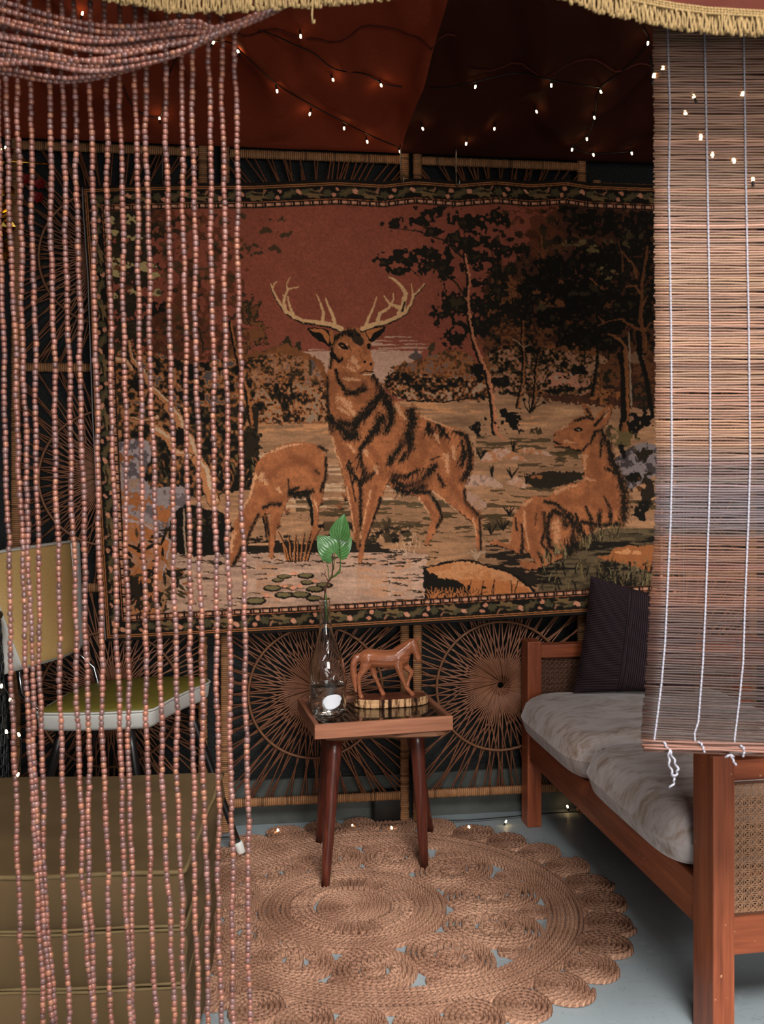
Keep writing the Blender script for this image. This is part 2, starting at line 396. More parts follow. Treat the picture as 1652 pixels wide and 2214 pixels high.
    # middle woods
    def woods(x0, y0, x1, y1, base, specks, dens=.05):
        for i in range(int((x1-x0)*(y1-y0)/900)):
            cx = rs.uniform(x0, x1); cy = rs.uniform(y0, y1)
            c = base*(1+rs.uniform(-.2, .2)); fol(cx, cy, rs.uniform(16, 30), rs.uniform(12, 24), c, thr=.5)
        for i in range(int((x1-x0)*(y1-y0)*dens/12)):
            cx = rs.uniform(x0-4, x1+4); cy = rs.uniform(y0, y1)
            fol(cx, cy, rs.uniform(3, 9), rs.uniform(2.5, 7), specks[rs.randint(len(specks))], thr=.5, nz=n6)
    for cx, cy, rx, ry in [(80, 420, 90, 140), (160, 520, 60, 90), (60, 620, 110, 120), (120, 330, 50, 60), (200, 620, 50, 40)]:
        F(Z1, cx, cy, rx, ry, OL*.8, amp=2.2); F(Z1, cx, cy, rx*.9, ry*.9, OR*.62, amp=2.6, thr=.9)
    for x, y in [(340, 570), (395, 590), (300, 580)]:
        F(Z1, x, y, 24, 55, OL*.8)
    poly([(160, 770), (300, 765), (420, 790), (520, 770), (560, 765), (610, 745), (655, 762), (700, 790), (720, 905), (560, 914), (500, 930), (160, 960)], OR*.72*(1+.5*n12[..., None]), 2.5)
    put((slice(None), slice(None)), ((PX+n30*160+n12*40 < 515) & (PY > 770) & (PY < 1060) & (PX > 180) & (n30+n12*.7+(PX-530)/-1400 > .02)).astype(np.float32), DK2)
    for cx, cy in [(150, 640), (250, 700), (60, 700), (330, 640), (120, 500)]: F(Z1, cx, cy, 90, 60, OR*.7, amp=2)
    for x, y, rx, ry in [(330, 760, 220, 110), (460, 800, 90, 60), (140, 700, 90, 60)]:
        F(Z1, x, y, rx, ry, OR*.95, amp=1.8, thr=.8)
    tex(pmask([(500, 800), (560, 775), (620, 768), (670, 790), (706, 830), (712, 905), (600, 915), (520, 915), (490, 860)]), [DK, DK2, DK2, OL, BR, OR*.85, OR*.95, ORL*.9, CR*.72])
    tex(pmask([(520, 790), (560, 768), (640, 770), (690, 800), (690, 835), (600, 830), (530, 850)]), [DK2, OL, OR*.6, OR*.8, OR*.9, OR, C(96, 80, 74), ORL*.85], seed=1)
    F(Z1, 480, 690, 22, 60, C(90, 72, 66)); F(Z1, 470, 690, 10, 60, OL)
    for cx, cy, rx, ry in [(1250, 700, 190, 90), (1130, 690, 80, 80), (1050, 750, 90, 60), (960, 800, 60, 40), (1380, 760, 110, 80)]:
        F(Z1, cx, cy, rx, ry, OR*.78, amp=1.5); F(Z1, cx, cy, rx, ry, C(84, 66, 58), amp=3, thr=1.2, nz=n6)
    F(Z1, 1110, 640, 45, 60, C(78, 62, 56)); F(Z1, 1190, 610, 30, 60, OL); F(Z1, 1030, 700, 24, 30, C(84, 66, 58))
    tex(pmask([(836, 812), (880, 800), (950, 795), (1010, 800), (1060, 815), (1062, 862), (960, 866), (880, 864), (838, 845)]), [DK, DK, DK2, DK2, OL, BR, OR*.8, OR*.95, CR*.8])
    tex(pmask([(850, 800), (920, 770), (985, 755), (1040, 790), (1050, 815), (950, 815)]), [OL, BR, OR*.7, OR*.8, OR*.85, OR*.9, C(92, 76, 70)], seed=2)
    line([(880, 866), (960, 869), (1010, 862), (1060, 856)], 3, 2, DK, 1)
    # right hand woods: brown haze, bushes, crowns
    poly([(1050, 600), (1120, 560), (1200, 450), (1300, 440), (1480, 440), (1500, 850), (1100, 850), (1050, 790)], C(66, 38, 24)*(1+.8*n12[..., None]), 5)
    poly([(1060, 760), (1180, 745), (1300, 760), (1300, 850), (1060, 835)], OR*.7*(1+.8*n12[..., None]), 4)
    for cx, cy, rx, ry in [(640, 350, 200, 200), (350, 780, 120, 110), (300, 1250, 260, 120), (650, 1200, 220, 140), (1000, 1250, 400, 130), (1200, 1500, 160, 200), (640, 560, 110, 110), (1480, 1500, 120, 260)]:
        F(Z2, cx, cy, rx, ry, BR*.95 if cy < 1000 else OR*.6, amp=2.0, al=.9)
    for i in range(150):
        x = rs.uniform(240, 1560); y = rs.uniform(180, 1350)
        F(Z2, x, y, rs.uniform(20, 60), rs.uniform(16, 50), [DK2, OL*.8, BR*.7, OR*.55, DK][rs.randint(5)], al=.85)
    for cx, cy, rx, ry in [(320, 1400, 90, 50), (300, 1500, 120, 70), (700, 1430, 160, 60), (850, 1600, 240, 80), (1150, 1650, 130, 180), (560, 1560, 80, 80)]:
        F(Z2, cx, cy, rx, ry, OR*.85)
    tex(pmask(Z2([(230, 1330), (400, 1300), (620, 1320), (900, 1360), (1060, 1400), (1060, 1560), (1000, 1690), (760, 1700), (560, 1660), (420, 1700), (260, 1660)])), [DK, DK, DK2, OL, OL, OR*.7, OR*.85, CR*.72, SAL*.8], seed=3)
    tex(pmask(Z2([(240, 760), (420, 740), (520, 900), (560, 1100), (620, 1300), (420, 1330), (250, 1300), (200, 1000)])), [DK, DK2, OL*.9, BR*.7, BR*.85, OR*.55, OR*.7], seed=4)
    for cx, cy, rx, ry in [(850, 1590, 150, 60), (900, 1540, 60, 40), (760, 1560, 60, 50)]:
        F(Z2, cx, cy, rx, ry, SAL*.85); F(Z2, cx, cy, rx*.8, ry*.6, CR*.85, thr=1.1, nz=n6, amp=2.5)
    F(Z2, 120, 1520, 70, 80, DK); F(Z2, 340, 1600, 110, 60, DK); F(Z2, 950, 1500, 110, 40, DK); F(Z2, 560, 1340, 80, 40, DK)
    F(Z2, 1120, 1420, 90, 60, TAN); F(Z2, 1060, 1480, 60, 50, TAN); F(Z2, 1400, 1400, 100, 60, TAN*.8)
    F(Z2, 1180, 1600, 90, 170, OR*.6); F(Z2, 1180, 1600, 90, 170, DK2, nz=n6, amp=3, thr=.95); F(Z2, 1450, 1700, 90, 170, DK2); F(Z2, 1450, 1700, 80, 150, OR*.5, thr=1.0)
    crowns = [(60, 300, 80, 60), (40, 480, 75, 80), (270, 240, 70, 50), (340, 290, 50, 35), (270, 365, 50, 28), (200, 430, 45, 22), (330, 520, 90, 66), (390, 440, 42, 22), (480, 540, 60, 80), (250, 600, 75, 26), (130, 680, 60, 36), (270, 700, 80, 66), (380, 680, 42, 46), (150, 760, 44, 26), (130, 960, 72, 86), (430, 1010, 150, 86), (250, 1110, 90, 66), (120, 1180, 62, 56), (700, 800, 220, 130), (520, 850, 90, 66), (850, 680, 250, 100), (1000, 900, 420, 200), (750, 1080, 180, 80), (1100, 300, 230, 90), (1450, 300, 110, 110), (900, 1220, 150, 86), (1070, 1240, 100, 66), (1200, 1150, 120, 90), (1400, 470, 130, 170), (1330, 1000, 180, 160), (1120, 620, 250, 120), (1500, 900, 90, 300), (1180, 1280, 150, 60), (620, 920, 90, 60), (870, 190, 90, 40)]
    for cx, cy, rx, ry in crowns:
        F(Z2, cx, cy, rx, ry, DK if cx > 500 else DK*1.3, amp=2.2, thr=.1 if rx > 95 else .42); F(Z2, cx-4, cy-8, rx*.8, ry*.8, OL*.85, amp=3, thr=1.35)
    for cx, cy, rx, ry in [(900, 60, 65, 18), (960, 50, 50, 26), (1050, 60, 85, 44), (1200, 90, 105, 56), (1010, 125, 70, 26), (1290, 60, 40, 50), (1450, 60, 80, 60), (1340, 330, 120, 80), (1260, 400, 50, 40), (1500, 330, 70, 76), (1380, 440, 60, 26), (1330, 520, 56, 50), (1470, 450, 80, 70), (1230, 440, 30, 22), (1600, 250, 60, 100), (1500, 200, 60, 26), (1270, 110, 60, 70)]:
        F(Z1, cx, cy, rx, ry, DK*1.3, amp=2.2, thr=.35); F(Z1, cx-4, cy-6, rx*.8, ry*.8, OL*.85, amp=3, thr=1.3)
    for cx, cy, rx, ry in [(857, 485, 30, 10), (940, 457, 44, 12), (902, 477, 30, 10), (1008, 482, 36, 18), (942, 502, 24, 8), (998, 522, 45, 22), (867, 545, 36, 11), (835, 570, 22, 7), (1073, 467, 22, 16), (1071, 497, 14, 7), (1063, 527, 22, 12), (930, 548, 30, 12)]:
        fol(cx, cy, rx, ry, DK*1.3, amp=2.2, thr=.35); fol(cx-2, cy-2, rx*.8, ry*.7, OL*.85, amp=3, thr=1.3)
    for p in ([(845, 493), (905, 500), (960, 520), (1005, 560)], [(860, 560), (930, 575), (985, 610), (1005, 640)], [(1000, 470), (1008, 540), (1010, 620)], [(1060, 530), (1075, 600), (1072, 625)]):
        line(p, 1.5, 4.5, DK2, .8)
    # dark interior variation
    sel = (PX > 1080) & (PY < 900)
    lum = img.mean(2); m = (sel & (lum < 30) & (leaf+n12 > .28)).astype(np.float32)
    put((slice(None), slice(None)), m, DK2, .8)
    for cx, cy, rx, ry, c in [(850, 490, 80, 40, OLL), (1060, 530, 60, 44, OLL), (980, 460, 40, 30, OLL), (1180, 460, 44, 34, OLL*.8), (1320, 480, 40, 34, OLL*.7), (1120, 700, 56, 50, OLL*1.15), (1220, 710, 44, 40, OLL), (1180, 760, 40, 20, OLL), (960, 740, 50, 44, OR*.7), (800, 790, 44, 34, OR*.65), (600, 870, 40, 30, OR*.65), (700, 960, 60, 44, OR*.65), (800, 960, 60, 40, OR*.65), (1190, 980, 70, 50, OR*.55), (860, 1110, 40, 34, BR), (1150, 840, 44, 22, OR*.6), (1350, 380, 40, 50, OL), (1440, 420, 40, 30, OL), (1100, 340, 60, 40, BR*.8), (640, 1000, 80, 30, OLL*.7), (690, 1200, 70, 50, OR*.6)]:
        F(Z2, cx, cy, rx, ry, c, amp=3.2, thr=.85, nz=n6)
    # trunks on the right
    def trunk(p, w0, w1, lit, dark=DK, off=-2.5):
        line([(x+off, y) for x, y in p], w0+2, w1+3, dark, 1.2); line(p, w0*.75, w1*.75, lit, 1.4)
        line([(x+w1*.18, y) for x, y in p], w0*.2, w1*.25, lit*1.18, 1.6)
    BK = C(156, 96, 66)
    trunk(Z2([(20, 560), (60, 760), (45, 900), (60, 1100), (100, 1280), (150, 1410), (210, 1540), (240, 1700), (262, 1877), (272, 2010)]), 5, 11, BK)
    line(Z3([(265, 480), (300, 530), (345, 565)]), 7, 3, BK, 1); line(Z2([(60, 960), (20, 915)]), 4, 2, BK)
    trunk(Z2([(495, 1100), (488, 1250), (505, 1400), (495, 1600), (455, 1800)]), 3, 5, OR*.8)
    trunk(Z2([(618, 1370), (600, 1500), (592, 1700), (575, 1830)]), 2, 5, OR*.75)
    line(Z2([(410, 1250), (470, 1290), (495, 1320), (540, 1300)]), 2, 2, CR*.8)
    trunk(Z2([(1110, 1280), (1100, 1450), (1080, 1600), (1060, 1700)]), 3, 6, DK2); line(Z2([(995, 1340), (992, 1460)]), 3, 3, DK)
    line(Z2([(1190, 1270), (1185, 1420)]), 4, 4, DK)
    trunk(Z2([(1190, 1212), (1270, 1250), (1320, 1310), (1330, 1500), (1330, 1700), (1330, 1877), (1320, 2000)]), 5, 20, OR*.72)
    line(Z2([(1270, 1370), (1300, 1500), (1305, 1700), (1310, 1900)]), 8, 12, DK)
    line(Z2([(1352, 1200), (1362, 1500), (1370, 1790)]), 3, 4, CR*.75)
    trunk(Z2([(1500, 500), (1480, 650), (1455, 800), (1450, 1000), (1450, 1120), (1480, 1250), (1482, 1350)]), 5, 15, OR*.58)
    line(Z2([(1420, 1200), (1430, 1350), (1490, 1550), (1545, 1877)]), 8, 10, DK)
    for p in ([(1100, 1140), (1200, 1100), (1290, 1085), (1350, 1130), (1450, 1180)], [(1300, 540), (1340, 600), (1385, 640), (1415, 750)], [(1320, 822), (1400, 820), (1440, 875)], [(1530, 1120), (1480, 1190)], [(1110, 1070), (1150, 1115)], [(1500, 900), (1460, 990)], [(1030, 750), (1090, 810)]):
        line(Z2(p), 2.5, 6, OR*.65, 1.2)
    line(Z2([(1215, 200), (1250, 400), (1285, 560), (1290, 700)]), 3, 6, DK); line(Z2([(1260, 430), (1300, 600), (1300, 700)]), 2, 4, OR*.55)
    line(Z2([(640, 400), (655, 590)]), 2, 3, OR*.7); line(Z2([(655, 590), (700, 500)]), 2, 1.5, OR*.7); line(Z2([(650, 580), (590, 500)]), 2, 1.5, OR*.7)
    for p in ([(550, 1850), (540, 1760), (545, 1700)], [(550, 1850), (600, 1800), (660, 1770)], [(550, 1850), (620, 1740), (630, 1690)], [(550, 1850), (510, 1800), (500, 1740)]):
        line(Z2(p), 3, 1.5, DK, .6); F(Z2, p[-1][0], p[-1][1], 16, 12, DK, nz=n6)
    # bush behind the trunk, rocks on the field
    F(Z3, 130, 450, 90, 80, DK); F(Z3, 400, 420, 110, 90, DK); F(Z3, 330, 350, 50, 60, DK); F(Z3, 120, 450, 70, 60, OL, thr=1.1, nz=n6); F(Z3, 600, 500, 80, 40, OL); F(Z3, 1190, 500, 30, 60, OL)
    def rock(p, col, dk, amt=.5):
        r = poly(p, col, 1.6, sm=True)
        if r:
            sl, m = r; put(sl, m*((n12[sl]+n6[sl]*.6) > .05), dk, amt)
    rock(Z3([(150, 740), (210, 660), (350, 635), (430, 680), (470, 690), (520, 740), (350, 720), (260, 750)]), PK, OR, .7)
    rock(Z3([(440, 660), (520, 625), (600, 640), (740, 690), (650, 690), (560, 680)]), PK, OR, .7)
    rock(Z3([(20, 940), (50, 870), (150, 850), (260, 880), (330, 960), (160, 940)]), PK, C(90, 74, 66), .5)
    rock(Z3([(360, 920), (440, 870), (520, 930), (500, 955), (430, 945)]), PK, OR, .4)
    rock(Z3([(0, 1000), (80, 990), (200, 1100), (100, 1130), (0, 1060)]), PK*.9, TAN, .6)
    for x, y in [(240, 860), (400, 870), (520, 920), (150, 720), (410, 655), (330, 1300), (380, 1180), (230, 1330)]:
        for k in range(7):
            a = rs.uniform(-1, 1); line(Z3([(x, y), (x+a*30, y-40), (x+a*60, y-rs.uniform(60, 90))]), 4, 1, DK, .6)
    poly(Z3([(520, 900), (560, 840), (700, 830), (980, 830), (960, 880), (760, 950), (600, 960)]), DK2, 2.5); F(Z3, 620, 870, 70, 24, OR*.8)
    rock(Z3([(1240, 730), (1400, 610), (1500, 590), (1600, 640), (1600, 820), (1430, 940), (1350, 970), (1290, 860)]), LI*.85, C(52, 44, 42), .9)
    F(Z3, 1400, 880, 70, 60, DK); F(Z3, 1500, 1000, 110, 150, DK2); F(Z3, 1450, 1150, 90, 80, DK); F(Z3, 1430, 950, 40, 70, OR*.5); F(Z3, 1480, 700, 60, 60, DK2)
    F(Z3, 1300, 560, 110, 90, OLL*.9); F(Z3, 1300, 640, 40, 60, DK); F(Z3, 1440, 420, 100, 90, DK, amp=2.4)
    # ground right: grass
    for y0, y1, x0, x1 in [(1290, 1800, 620, 1600)]:
        a = bb(*Z3([(x0, y0)])[0], *Z3([(x1, y1)])[0]); sl = (slice(a[1], a[3]), slice(a[0], a[2]))
        slope = PY[sl]+.35*PX[sl] > 1150+.35*1290
        put(sl, slope.astype(np.float32), C(86, 70, 48)); put(sl, slope & (nh[sl]+n12[sl]*.5 > .02), C(58, 47, 31), .9); put(sl, slope & (nh2[sl]+nh[sl]*.6 > .13), DK, .9)
    a = bb(1050, 1180, 1210, 1300); sl = (slice(a[1], a[3]), slice(a[0], a[2])); put(sl, (nh[sl]+nh2[sl]*.7 > -.1).astype(np.float32), DK, .9)
    poly(Z3([(1100, 1520), (1190, 1500), (1260, 1440), (1400, 1430), (1620, 1440), (1620, 1640), (1400, 1600), (1260, 1560)]), OR*.9, 2); F(Z3, 1330, 1480, 90, 30, ORL)
    a = bb(1290, 1215, 1500, 1300); sl = (slice(a[1], a[3]), slice(a[0], a[2])); put(sl, (nv[sl]+n6[sl]*.5 > .05) & (PY[sl] > 1205), DK, .9)
    # pond
    wat = C(160, 124, 102)*(1+.28*nh[..., None]+.22*nh2[..., None]+.1*nv[..., None])
    poly([(380, 1192), (520, 1190), (700, 1186), (850, 1188), (925, 1200), (918, 1240), (935, 1300), (1000, 1312), (1010, 1345), (160, 1400), (300, 1330), (360, 1300)], wat, 1.4, sm=False)
    for cx, w in [(580, 26), (805, 34), (870, 20)]:
        a = bb(cx-w, 1200, cx+w, 1310); sl = (slice(a[1], a[3]), slice(a[0], a[2])); put(sl, (nv[sl]*.4+nh[sl] > 0) & (np.abs(PX[sl]-cx) < w), OR, .35)
    a = bb(385, 1148, 930, 1194); sl = (slice(a[1], a[3]), slice(a[0], a[2])); put(sl, (nh[sl]*1.2+n12[sl]*.6+(PY[sl]-1165)/34-np.clip((PX[sl]-800)/160, 0, 1)*.9 -np.clip((PX[sl]-780)/120, 0, 1)*.9 > .02) & (nh2[sl] < .22), DK*1.2, .95)
    for i in range(170):
        x = rs.uniform(380, 940); y = rs.choice([rs.uniform(1192, 1222), rs.uniform(1192, 1325)])
        if 640 < x < 850 and y > 1225: continue
        w = rs.uniform(5, 17); line([(x-w, y), (x-w*.3, y+rs.uniform(-2, 1)), (x+w, y+rs.uniform(-1, 1))], 1.2, 2.6, DK2, .9)
    for k in range(26):
        x = 838+rs.uniform(-8, 90); y = rs.uniform(1170, 1300); line([(x-9, y), (x+8, y)], 1.2, 2.8, DK, .9, .9)
    # splash
    for k in range(60):
        x = 880+rs.normal()*14; y = 1178+rs.normal()*16; line([(x, y), (x+rs.uniform(-3, 3), y+rs.uniform(3, 9))], 1.5, 1, CR, .5)
    # lily pads
    for x, y, r in [(1250, 1010, 34), (1380, 1005, 40), (1180, 1080, 44), (1390, 1045, 34), (1490, 1060, 40), (1435, 1085, 44), (1250, 1120, 46), (1350, 1118, 48), (1080, 1155, 52), (1430, 1140, 40), (1270, 1070, 30), (1215, 1030, 30)]:
        p = Z5([(x, y)])[0]; th = np.linspace(0, 6.283, 9)[:-1]
        poly([(p[0]+.4*r*1.15*math.cos(t), p[1]+.17*r*.95*math.sin(t)) for t in th], DK, .8)
        poly([(p[0]+.4*r*.9*math.cos(t), p[1]-1+.17*r*.62*math.sin(t)) for t in th], C(98, 84, 54), .8)
    for x, y in [(1310, 990), (1435, 1035), (1255, 1065), (1345, 1065), (1145, 1120), (1305, 1075)]:
        for k in range(5):
            a = -1.57+(k-2)*.5; line(Z5([(x, y+10), (x+26*math.cos(a), y+10+24*math.sin(a))]), 4, 1.6, SAL, .5)
        line(Z5([(x-26, y+14), (x+26, y+14)]), 1.5, 1.5, DK, .5)
    # central bank plants
    for i in range(34):
        x = 805+rs.normal()*30; line([(838+rs.normal()*4, 1172), (838+(x-805)*.6, 1140), (838+(x-805)*1.1, 1118+abs(x-805)*.4)], 2, 1, OL*.9, .6)
    for i in range(26):
        x = rs.uniform(690, 900); y = rs.uniform(1130, 1172); fol(x, y, 14, 6, [DK2, OL, DK][rs.randint(3)], nz=n6)
    for x, y in [(620, 1110), (735, 1100), (600, 1140), (690, 1090), (745, 1080)]:
        for k in range(7):
            a = rs.uniform(-2.6, -.5); line([(x, y), (x+14*math.cos(a), y+14*math.sin(a))], 3, 1.2, C(110, 62, 36), .7)
            line([(x, y+3), (x+10*math.cos(a+.5), y+3+10*math.sin(a+.5))], 2, 1, DK, .7)
    # rock lower middle with grass
    poly([(915, 1232), (935, 1222), (975, 1212), (1020, 1212), (1060, 1224), (1110, 1240), (1170, 1290), (1165, 1310), (930, 1325), (922, 1280)], DK, 1.5)
    rock([(922, 1232), (960, 1220), (1010, 1214), (1060, 1228), (1110, 1245), (1168, 1296), (1150, 1306), (1000, 1312), (1000, 1260), (955, 1250)], ORL*.96, OR, .6)
    poly([(1000, 1255), (1100, 1260), (1170, 1298), (1100, 1304), (960, 1312), (975, 1290)], OR*1.02, 2)
    poly([(918, 1240), (965, 1255), (1000, 1262), (1010, 1285), (985, 1310), (930, 1318)], DK, 2)
    for x0 in (952, 975, 1000, 1022, 935):
        for k in range(6):
            a = (k-2.5)*.28+rs.uniform(-.1, .1); line([(x0+rs.uniform(-4, 4), 1306), (x0+a*14, 1285), (x0+a*34, 1268+abs(a)*12)], 4, 1.5, OR, .6); line([(x0+3+rs.uniform(-4, 4), 1306), (x0+4+a*14, 1285), (x0+4+a*34, 1270+abs(a)*12)], 2, 1, DK, .6)
    for x0 in (1062, 1066, 1105, 1112, 1040, 1010):
        line([(x0, 1296), (x0+2, 1275), (x0+rs.uniform(-2, 10), 1255)], 2.2, 1.6, DK, .5)
    F(Z3, 50, 1760, 16, 24, DK); F(Z3, 180, 1770, 22, 12, DK)
    for k in range(10):
        a = rs.uniform(-1, 1); line([(1030, 1210), (1030+a*12, 1195), (1030+a*30, 1183+abs(a)*14)], 2.4, 1, CR*.85, .6)
    # ---- left side ----
    for cx, cy, rx, ry in [(450, 400, 230, 170), (400, 600, 200, 160), (460, 780, 200, 120), (380, 1000, 160, 150), (420, 1200, 190, 140), (560, 500, 80, 200), (330, 350, 120, 120), (350, 1400, 150, 120)]:
        F(Z4, cx, cy, rx, ry, DK2, amp=2.2, thr=.15); F(Z4, cx, cy, rx, ry, OL*.8, amp=3, thr=.9)
    for cx, cy, rx, ry in [(700, 1080, 110, 110), (760, 1330, 120, 80), (640, 1050, 80, 90), (680, 1330, 90, 70)]:
        F(Z4, cx, cy, rx, ry, DK)
    for cx, cy, rx, ry in [(310, 335, 40, 30), (450, 340, 60, 34), (320, 440, 50, 30), (450, 480, 70, 26), (330, 650, 40, 20), (370, 700, 110, 34), (560, 700, 80, 34), (640, 770, 60, 36), (330, 760, 90, 26), (310, 920, 26, 34), (430, 890, 50, 34), (640, 900, 44, 34), (520, 900, 40, 20), (250, 700, 30, 24)]:
        F(Z4, cx, cy, rx, ry, C(150, 128, 84), amp=2.6, thr=.6)
    put((slice(None), slice(None)), ((PX+n80*260 > 335) & (PX < 540) & (PY < 790) & (PY > 440) & (n30*1.2+n12*.9+(430-PX)/420+(PY-640)/900 > .0)).astype(np.float32), BR*.86, .8)
    for i in range(420):
        x = rs.uniform(680, 1330); y = rs.uniform(300, 1350)
        if x > 1150 and y > 850 and rs.rand() < .6: continue
        if rs.rand() < (x-680)/1100: continue
        F(Z4, x, y, rs.uniform(14, 55), rs.uniform(10, 36), [OL, DK2, BR*.8, OR*.62, OL][rs.randint(5)], amp=2.6, thr=.7, al=.75)
    for cx, cy in [(1350, 560), (1440, 550), (1400, 600), (1600, 340), (1640, 460), (1560, 570), (1480, 430)]:
        F(Z4, cx, cy, 60, 24, OL*.9, amp=3, thr=.7, al=.85)
    tex(pmask([(225, 770), (330, 765), (420, 785), (500, 775), (540, 800), (545, 900), (470, 905), (330, 905), (220, 900)]), [DK, DK, DK2, DK2, OL, OR*.6, OR*.8, OR*.9, ORL*.85, C(76, 64, 60)], False, 5)
    put((slice(None), slice(None)), ((PX > 220) & (PX < 560-(PY-880)*.05) & (PY > 880) & (PY < 1060) & (n12*.5+n30*.5 > -.25)).astype(np.float32), DK2, 1)
    tex(pmask([(225, 885), (330, 880), (470, 885), (535, 905), (560, 960), (545, 1040), (470, 1070), (330, 1075), (225, 1050)]), [DK, DK, DK, DK2, DK2, OL, OL, OR*.65, OR*.8, ORL*.8], False, 6)
    F(Z5, 1040, 250, 80, 110, DK2, amp=2); F(Z5, 1010, 400, 70, 80, DK, amp=2); F(Z5, 900, 430, 130, 70, DK, amp=2); F(Z5, 900, 480, 90, 30, DK)
    for i in range(60):
        x = rs.uniform(500, 1090); y = rs.uniform(280, 480); a = rs.uniform(.9, 2.2)
        line(Z5([(x, y), (x+30*math.cos(a), y+34*math.sin(a))]), 4, 1.5, [OLL, OR*.75, OL][rs.randint(3)], .5)
    # lime rocks and water fall cliff at the left
    rock(Z5([(225, 230), (330, 195), (430, 200), (460, 260), (445, 330), (400, 430), (300, 420), (225, 330)]), LI, C(70, 60, 60), .85)
    rock(Z5([(225, 340), (290, 350), (310, 420), (420, 430), (440, 500), (225, 530)]), LI*.95, TAN, .6)
    rock(Z5([(430, 495), (550, 475), (660, 480), (670, 560), (600, 640), (540, 760), (470, 700), (225, 640), (225, 530)]), LI*.95, C(80, 68, 66), .8)
    F(Z5, 360, 560, 130, 60, OR*.9); F(Z5, 540, 640, 70, 70, OR*.95); F(Z5, 300, 300, 60, 30, OR*.75)
    poly(Z5([(600, 640), (670, 570), (760, 600), (900, 640), (940, 720), (940, 860), (620, 880), (560, 760)]), DK, 3)
    F(Z5, 760, 680, 130, 60, OL, nz=n6, thr=.9, amp=3)
    line(Z5([(655, 610), (655, 740), (668, 880)]), 3, 4, CR*.8, .8)
    rock(Z5([(225, 640), (400, 680), (500, 740), (580, 790), (575, 860), (530, 1000), (500, 1180), (470, 1250), (225, 1260)]), OR*1.0, LI, .45)
    line(Z5([(250, 660), (400, 690), (500, 740), (575, 800), (530, 1000)]), 6, 3, LI*1.1, 1)
    F(Z5, 330, 1080, 150, 150, DK2, amp=2.4); F(Z5, 470, 1150, 80, 90, DK2, amp=2.4); F(Z5, 600, 1000, 50, 40, DK); F(Z5, 590, 1070, 50, 40, DK)
    for i in range(46):
        x = rs.uniform(240, 560); y = rs.uniform(720, 1230); a = rs.uniform(0, 6.28); L = rs.uniform(24, 60)
        poly(Z5([(x-L*math.cos(a), y-L*math.sin(a)), (x+9*math.sin(a), y-9*math.cos(a)), (x+L*math.cos(a), y+L*math.sin(a)), (x-9*math.sin(a), y+9*math.cos(a))]), [DK, DK2, OR*.9, OL, DK, ORL*.8][rs.randint(6)], .5)
    for i in range(16):
        x = rs.uniform(560, 700); y = rs.uniform(930, 1160); a = rs.uniform(-.6, .9); L = 34
        poly(Z5([(x-L*math.cos(a), y-L*math.sin(a)), (x+9*math.sin(a), y-9*math.cos(a)), (x+L*math.cos(a), y+L*math.sin(a)), (x-9*math.sin(a), y+9*math.cos(a))]), [DK2, OR*.8, OL][rs.randint(3)], .5)
    # left trunks
    LT = C(176, 112, 70)
    for p, w0, w1 in [(Z4([(430, 1290), (450, 1430), (540, 1520), (600, 1640), (700, 1740), (800, 1830), (830, 1900)]), 6, 16), (Z4([(310, 1420), (400, 1440), (450, 1500)]), 14, 10), (Z5([(560, 0), (620, 60), (650, 150), (690, 200), (720, 300), (780, 380), (800, 470), (830, 560)]), 18, 26), (Z5([(480, 130), (560, 180), (600, 270), (690, 290)]), 20, 12), (Z5([(330, 60), (420, 80), (500, 60)]), 4, 8)]:
        line(p, w0+3, w1+3, DK2, 1.6); line(p, w0, w1, LT*.92, 1.8); line([(x+w1*.15, y-w1*.1) for x, y in p], w0*.3, w1*.35, CR, 1.6)
    F(Z5, 640, 180, 40, 70, DK)
    for p in (Z4([(1290, 1100), (1230, 1250), (1260, 1420), (1300, 1560), (1310, 1700)]), Z4([(1190, 1130), (1260, 1080)]), Z4([(1000, 1380), (1000, 1300), (970, 1180)])):
        line(p, 2, 5, DK2, .8)
    trunk(Z1([(0, 430), (20, 560), (60, 720), (95, 830), (110, 930), (125, 1035)]), 4, 8, OR*.85); line(Z1([(60, 720), (110, 650), (150, 640)]), 3, 1, DK, .8)
    # ---- the deer ----
    fur = (1+.36*n30+.20*n6+.22*nf)[..., None]
    DO = C(140, 83, 50)*fur; DL = C(200, 146, 106)
    # fawn
    fawn = Z5([(1080, 370), (1110, 310), (1180, 260), (1260, 225), (1360, 212), (1450, 235), (1498, 290), (1506, 350), (1498, 430), (1485, 520), (1462, 600), (1455, 680), (1448, 760), (1425, 800), (1412, 790), (1425, 700), (1428, 620), (1405, 510), (1350, 530), (1285, 545), (1250, 610), (1215, 700), (1195, 800), (1188, 895), (1165, 890), (1172, 780), (1165, 690), (1170, 640), (1105, 660), (1065, 725), (1040, 790), (1010, 860), (975, 915), (945, 945), (925, 930), (925, 860), (935, 780), (960, 690), (1010, 600), (1040, 530), (1062, 450)])
    line(Z5([(1390, 520), (1412, 600), (1418, 700)]), 10, 5, DK, 1); line(Z5([(1135, 640), (1155, 720), (1165, 800), (1168, 860)]), 9, 4, OR*.7, 1); line(Z5([(1120, 640), (1140, 720), (1150, 800)]), 5, 3, DK, 1)
    poly(fawn, DK*1.2, 1.2); poly([(x-.6, y-1.2) for x, y in fawn], DO, 1.6)
    for p, w in [([(1180, 265), (1260, 232), (1360, 220)], 6), ([(1080, 400), (1045, 540), (990, 640)], 6), ([(1120, 420), (1150, 460)], 16), ([(1215, 490), (1230, 510)], 9), ([(945, 760), (935, 860)], 12), ([(1435, 560), (1450, 620)], 5)]:
        fline(Z5(p), w, w*.4, DL, .7, False)
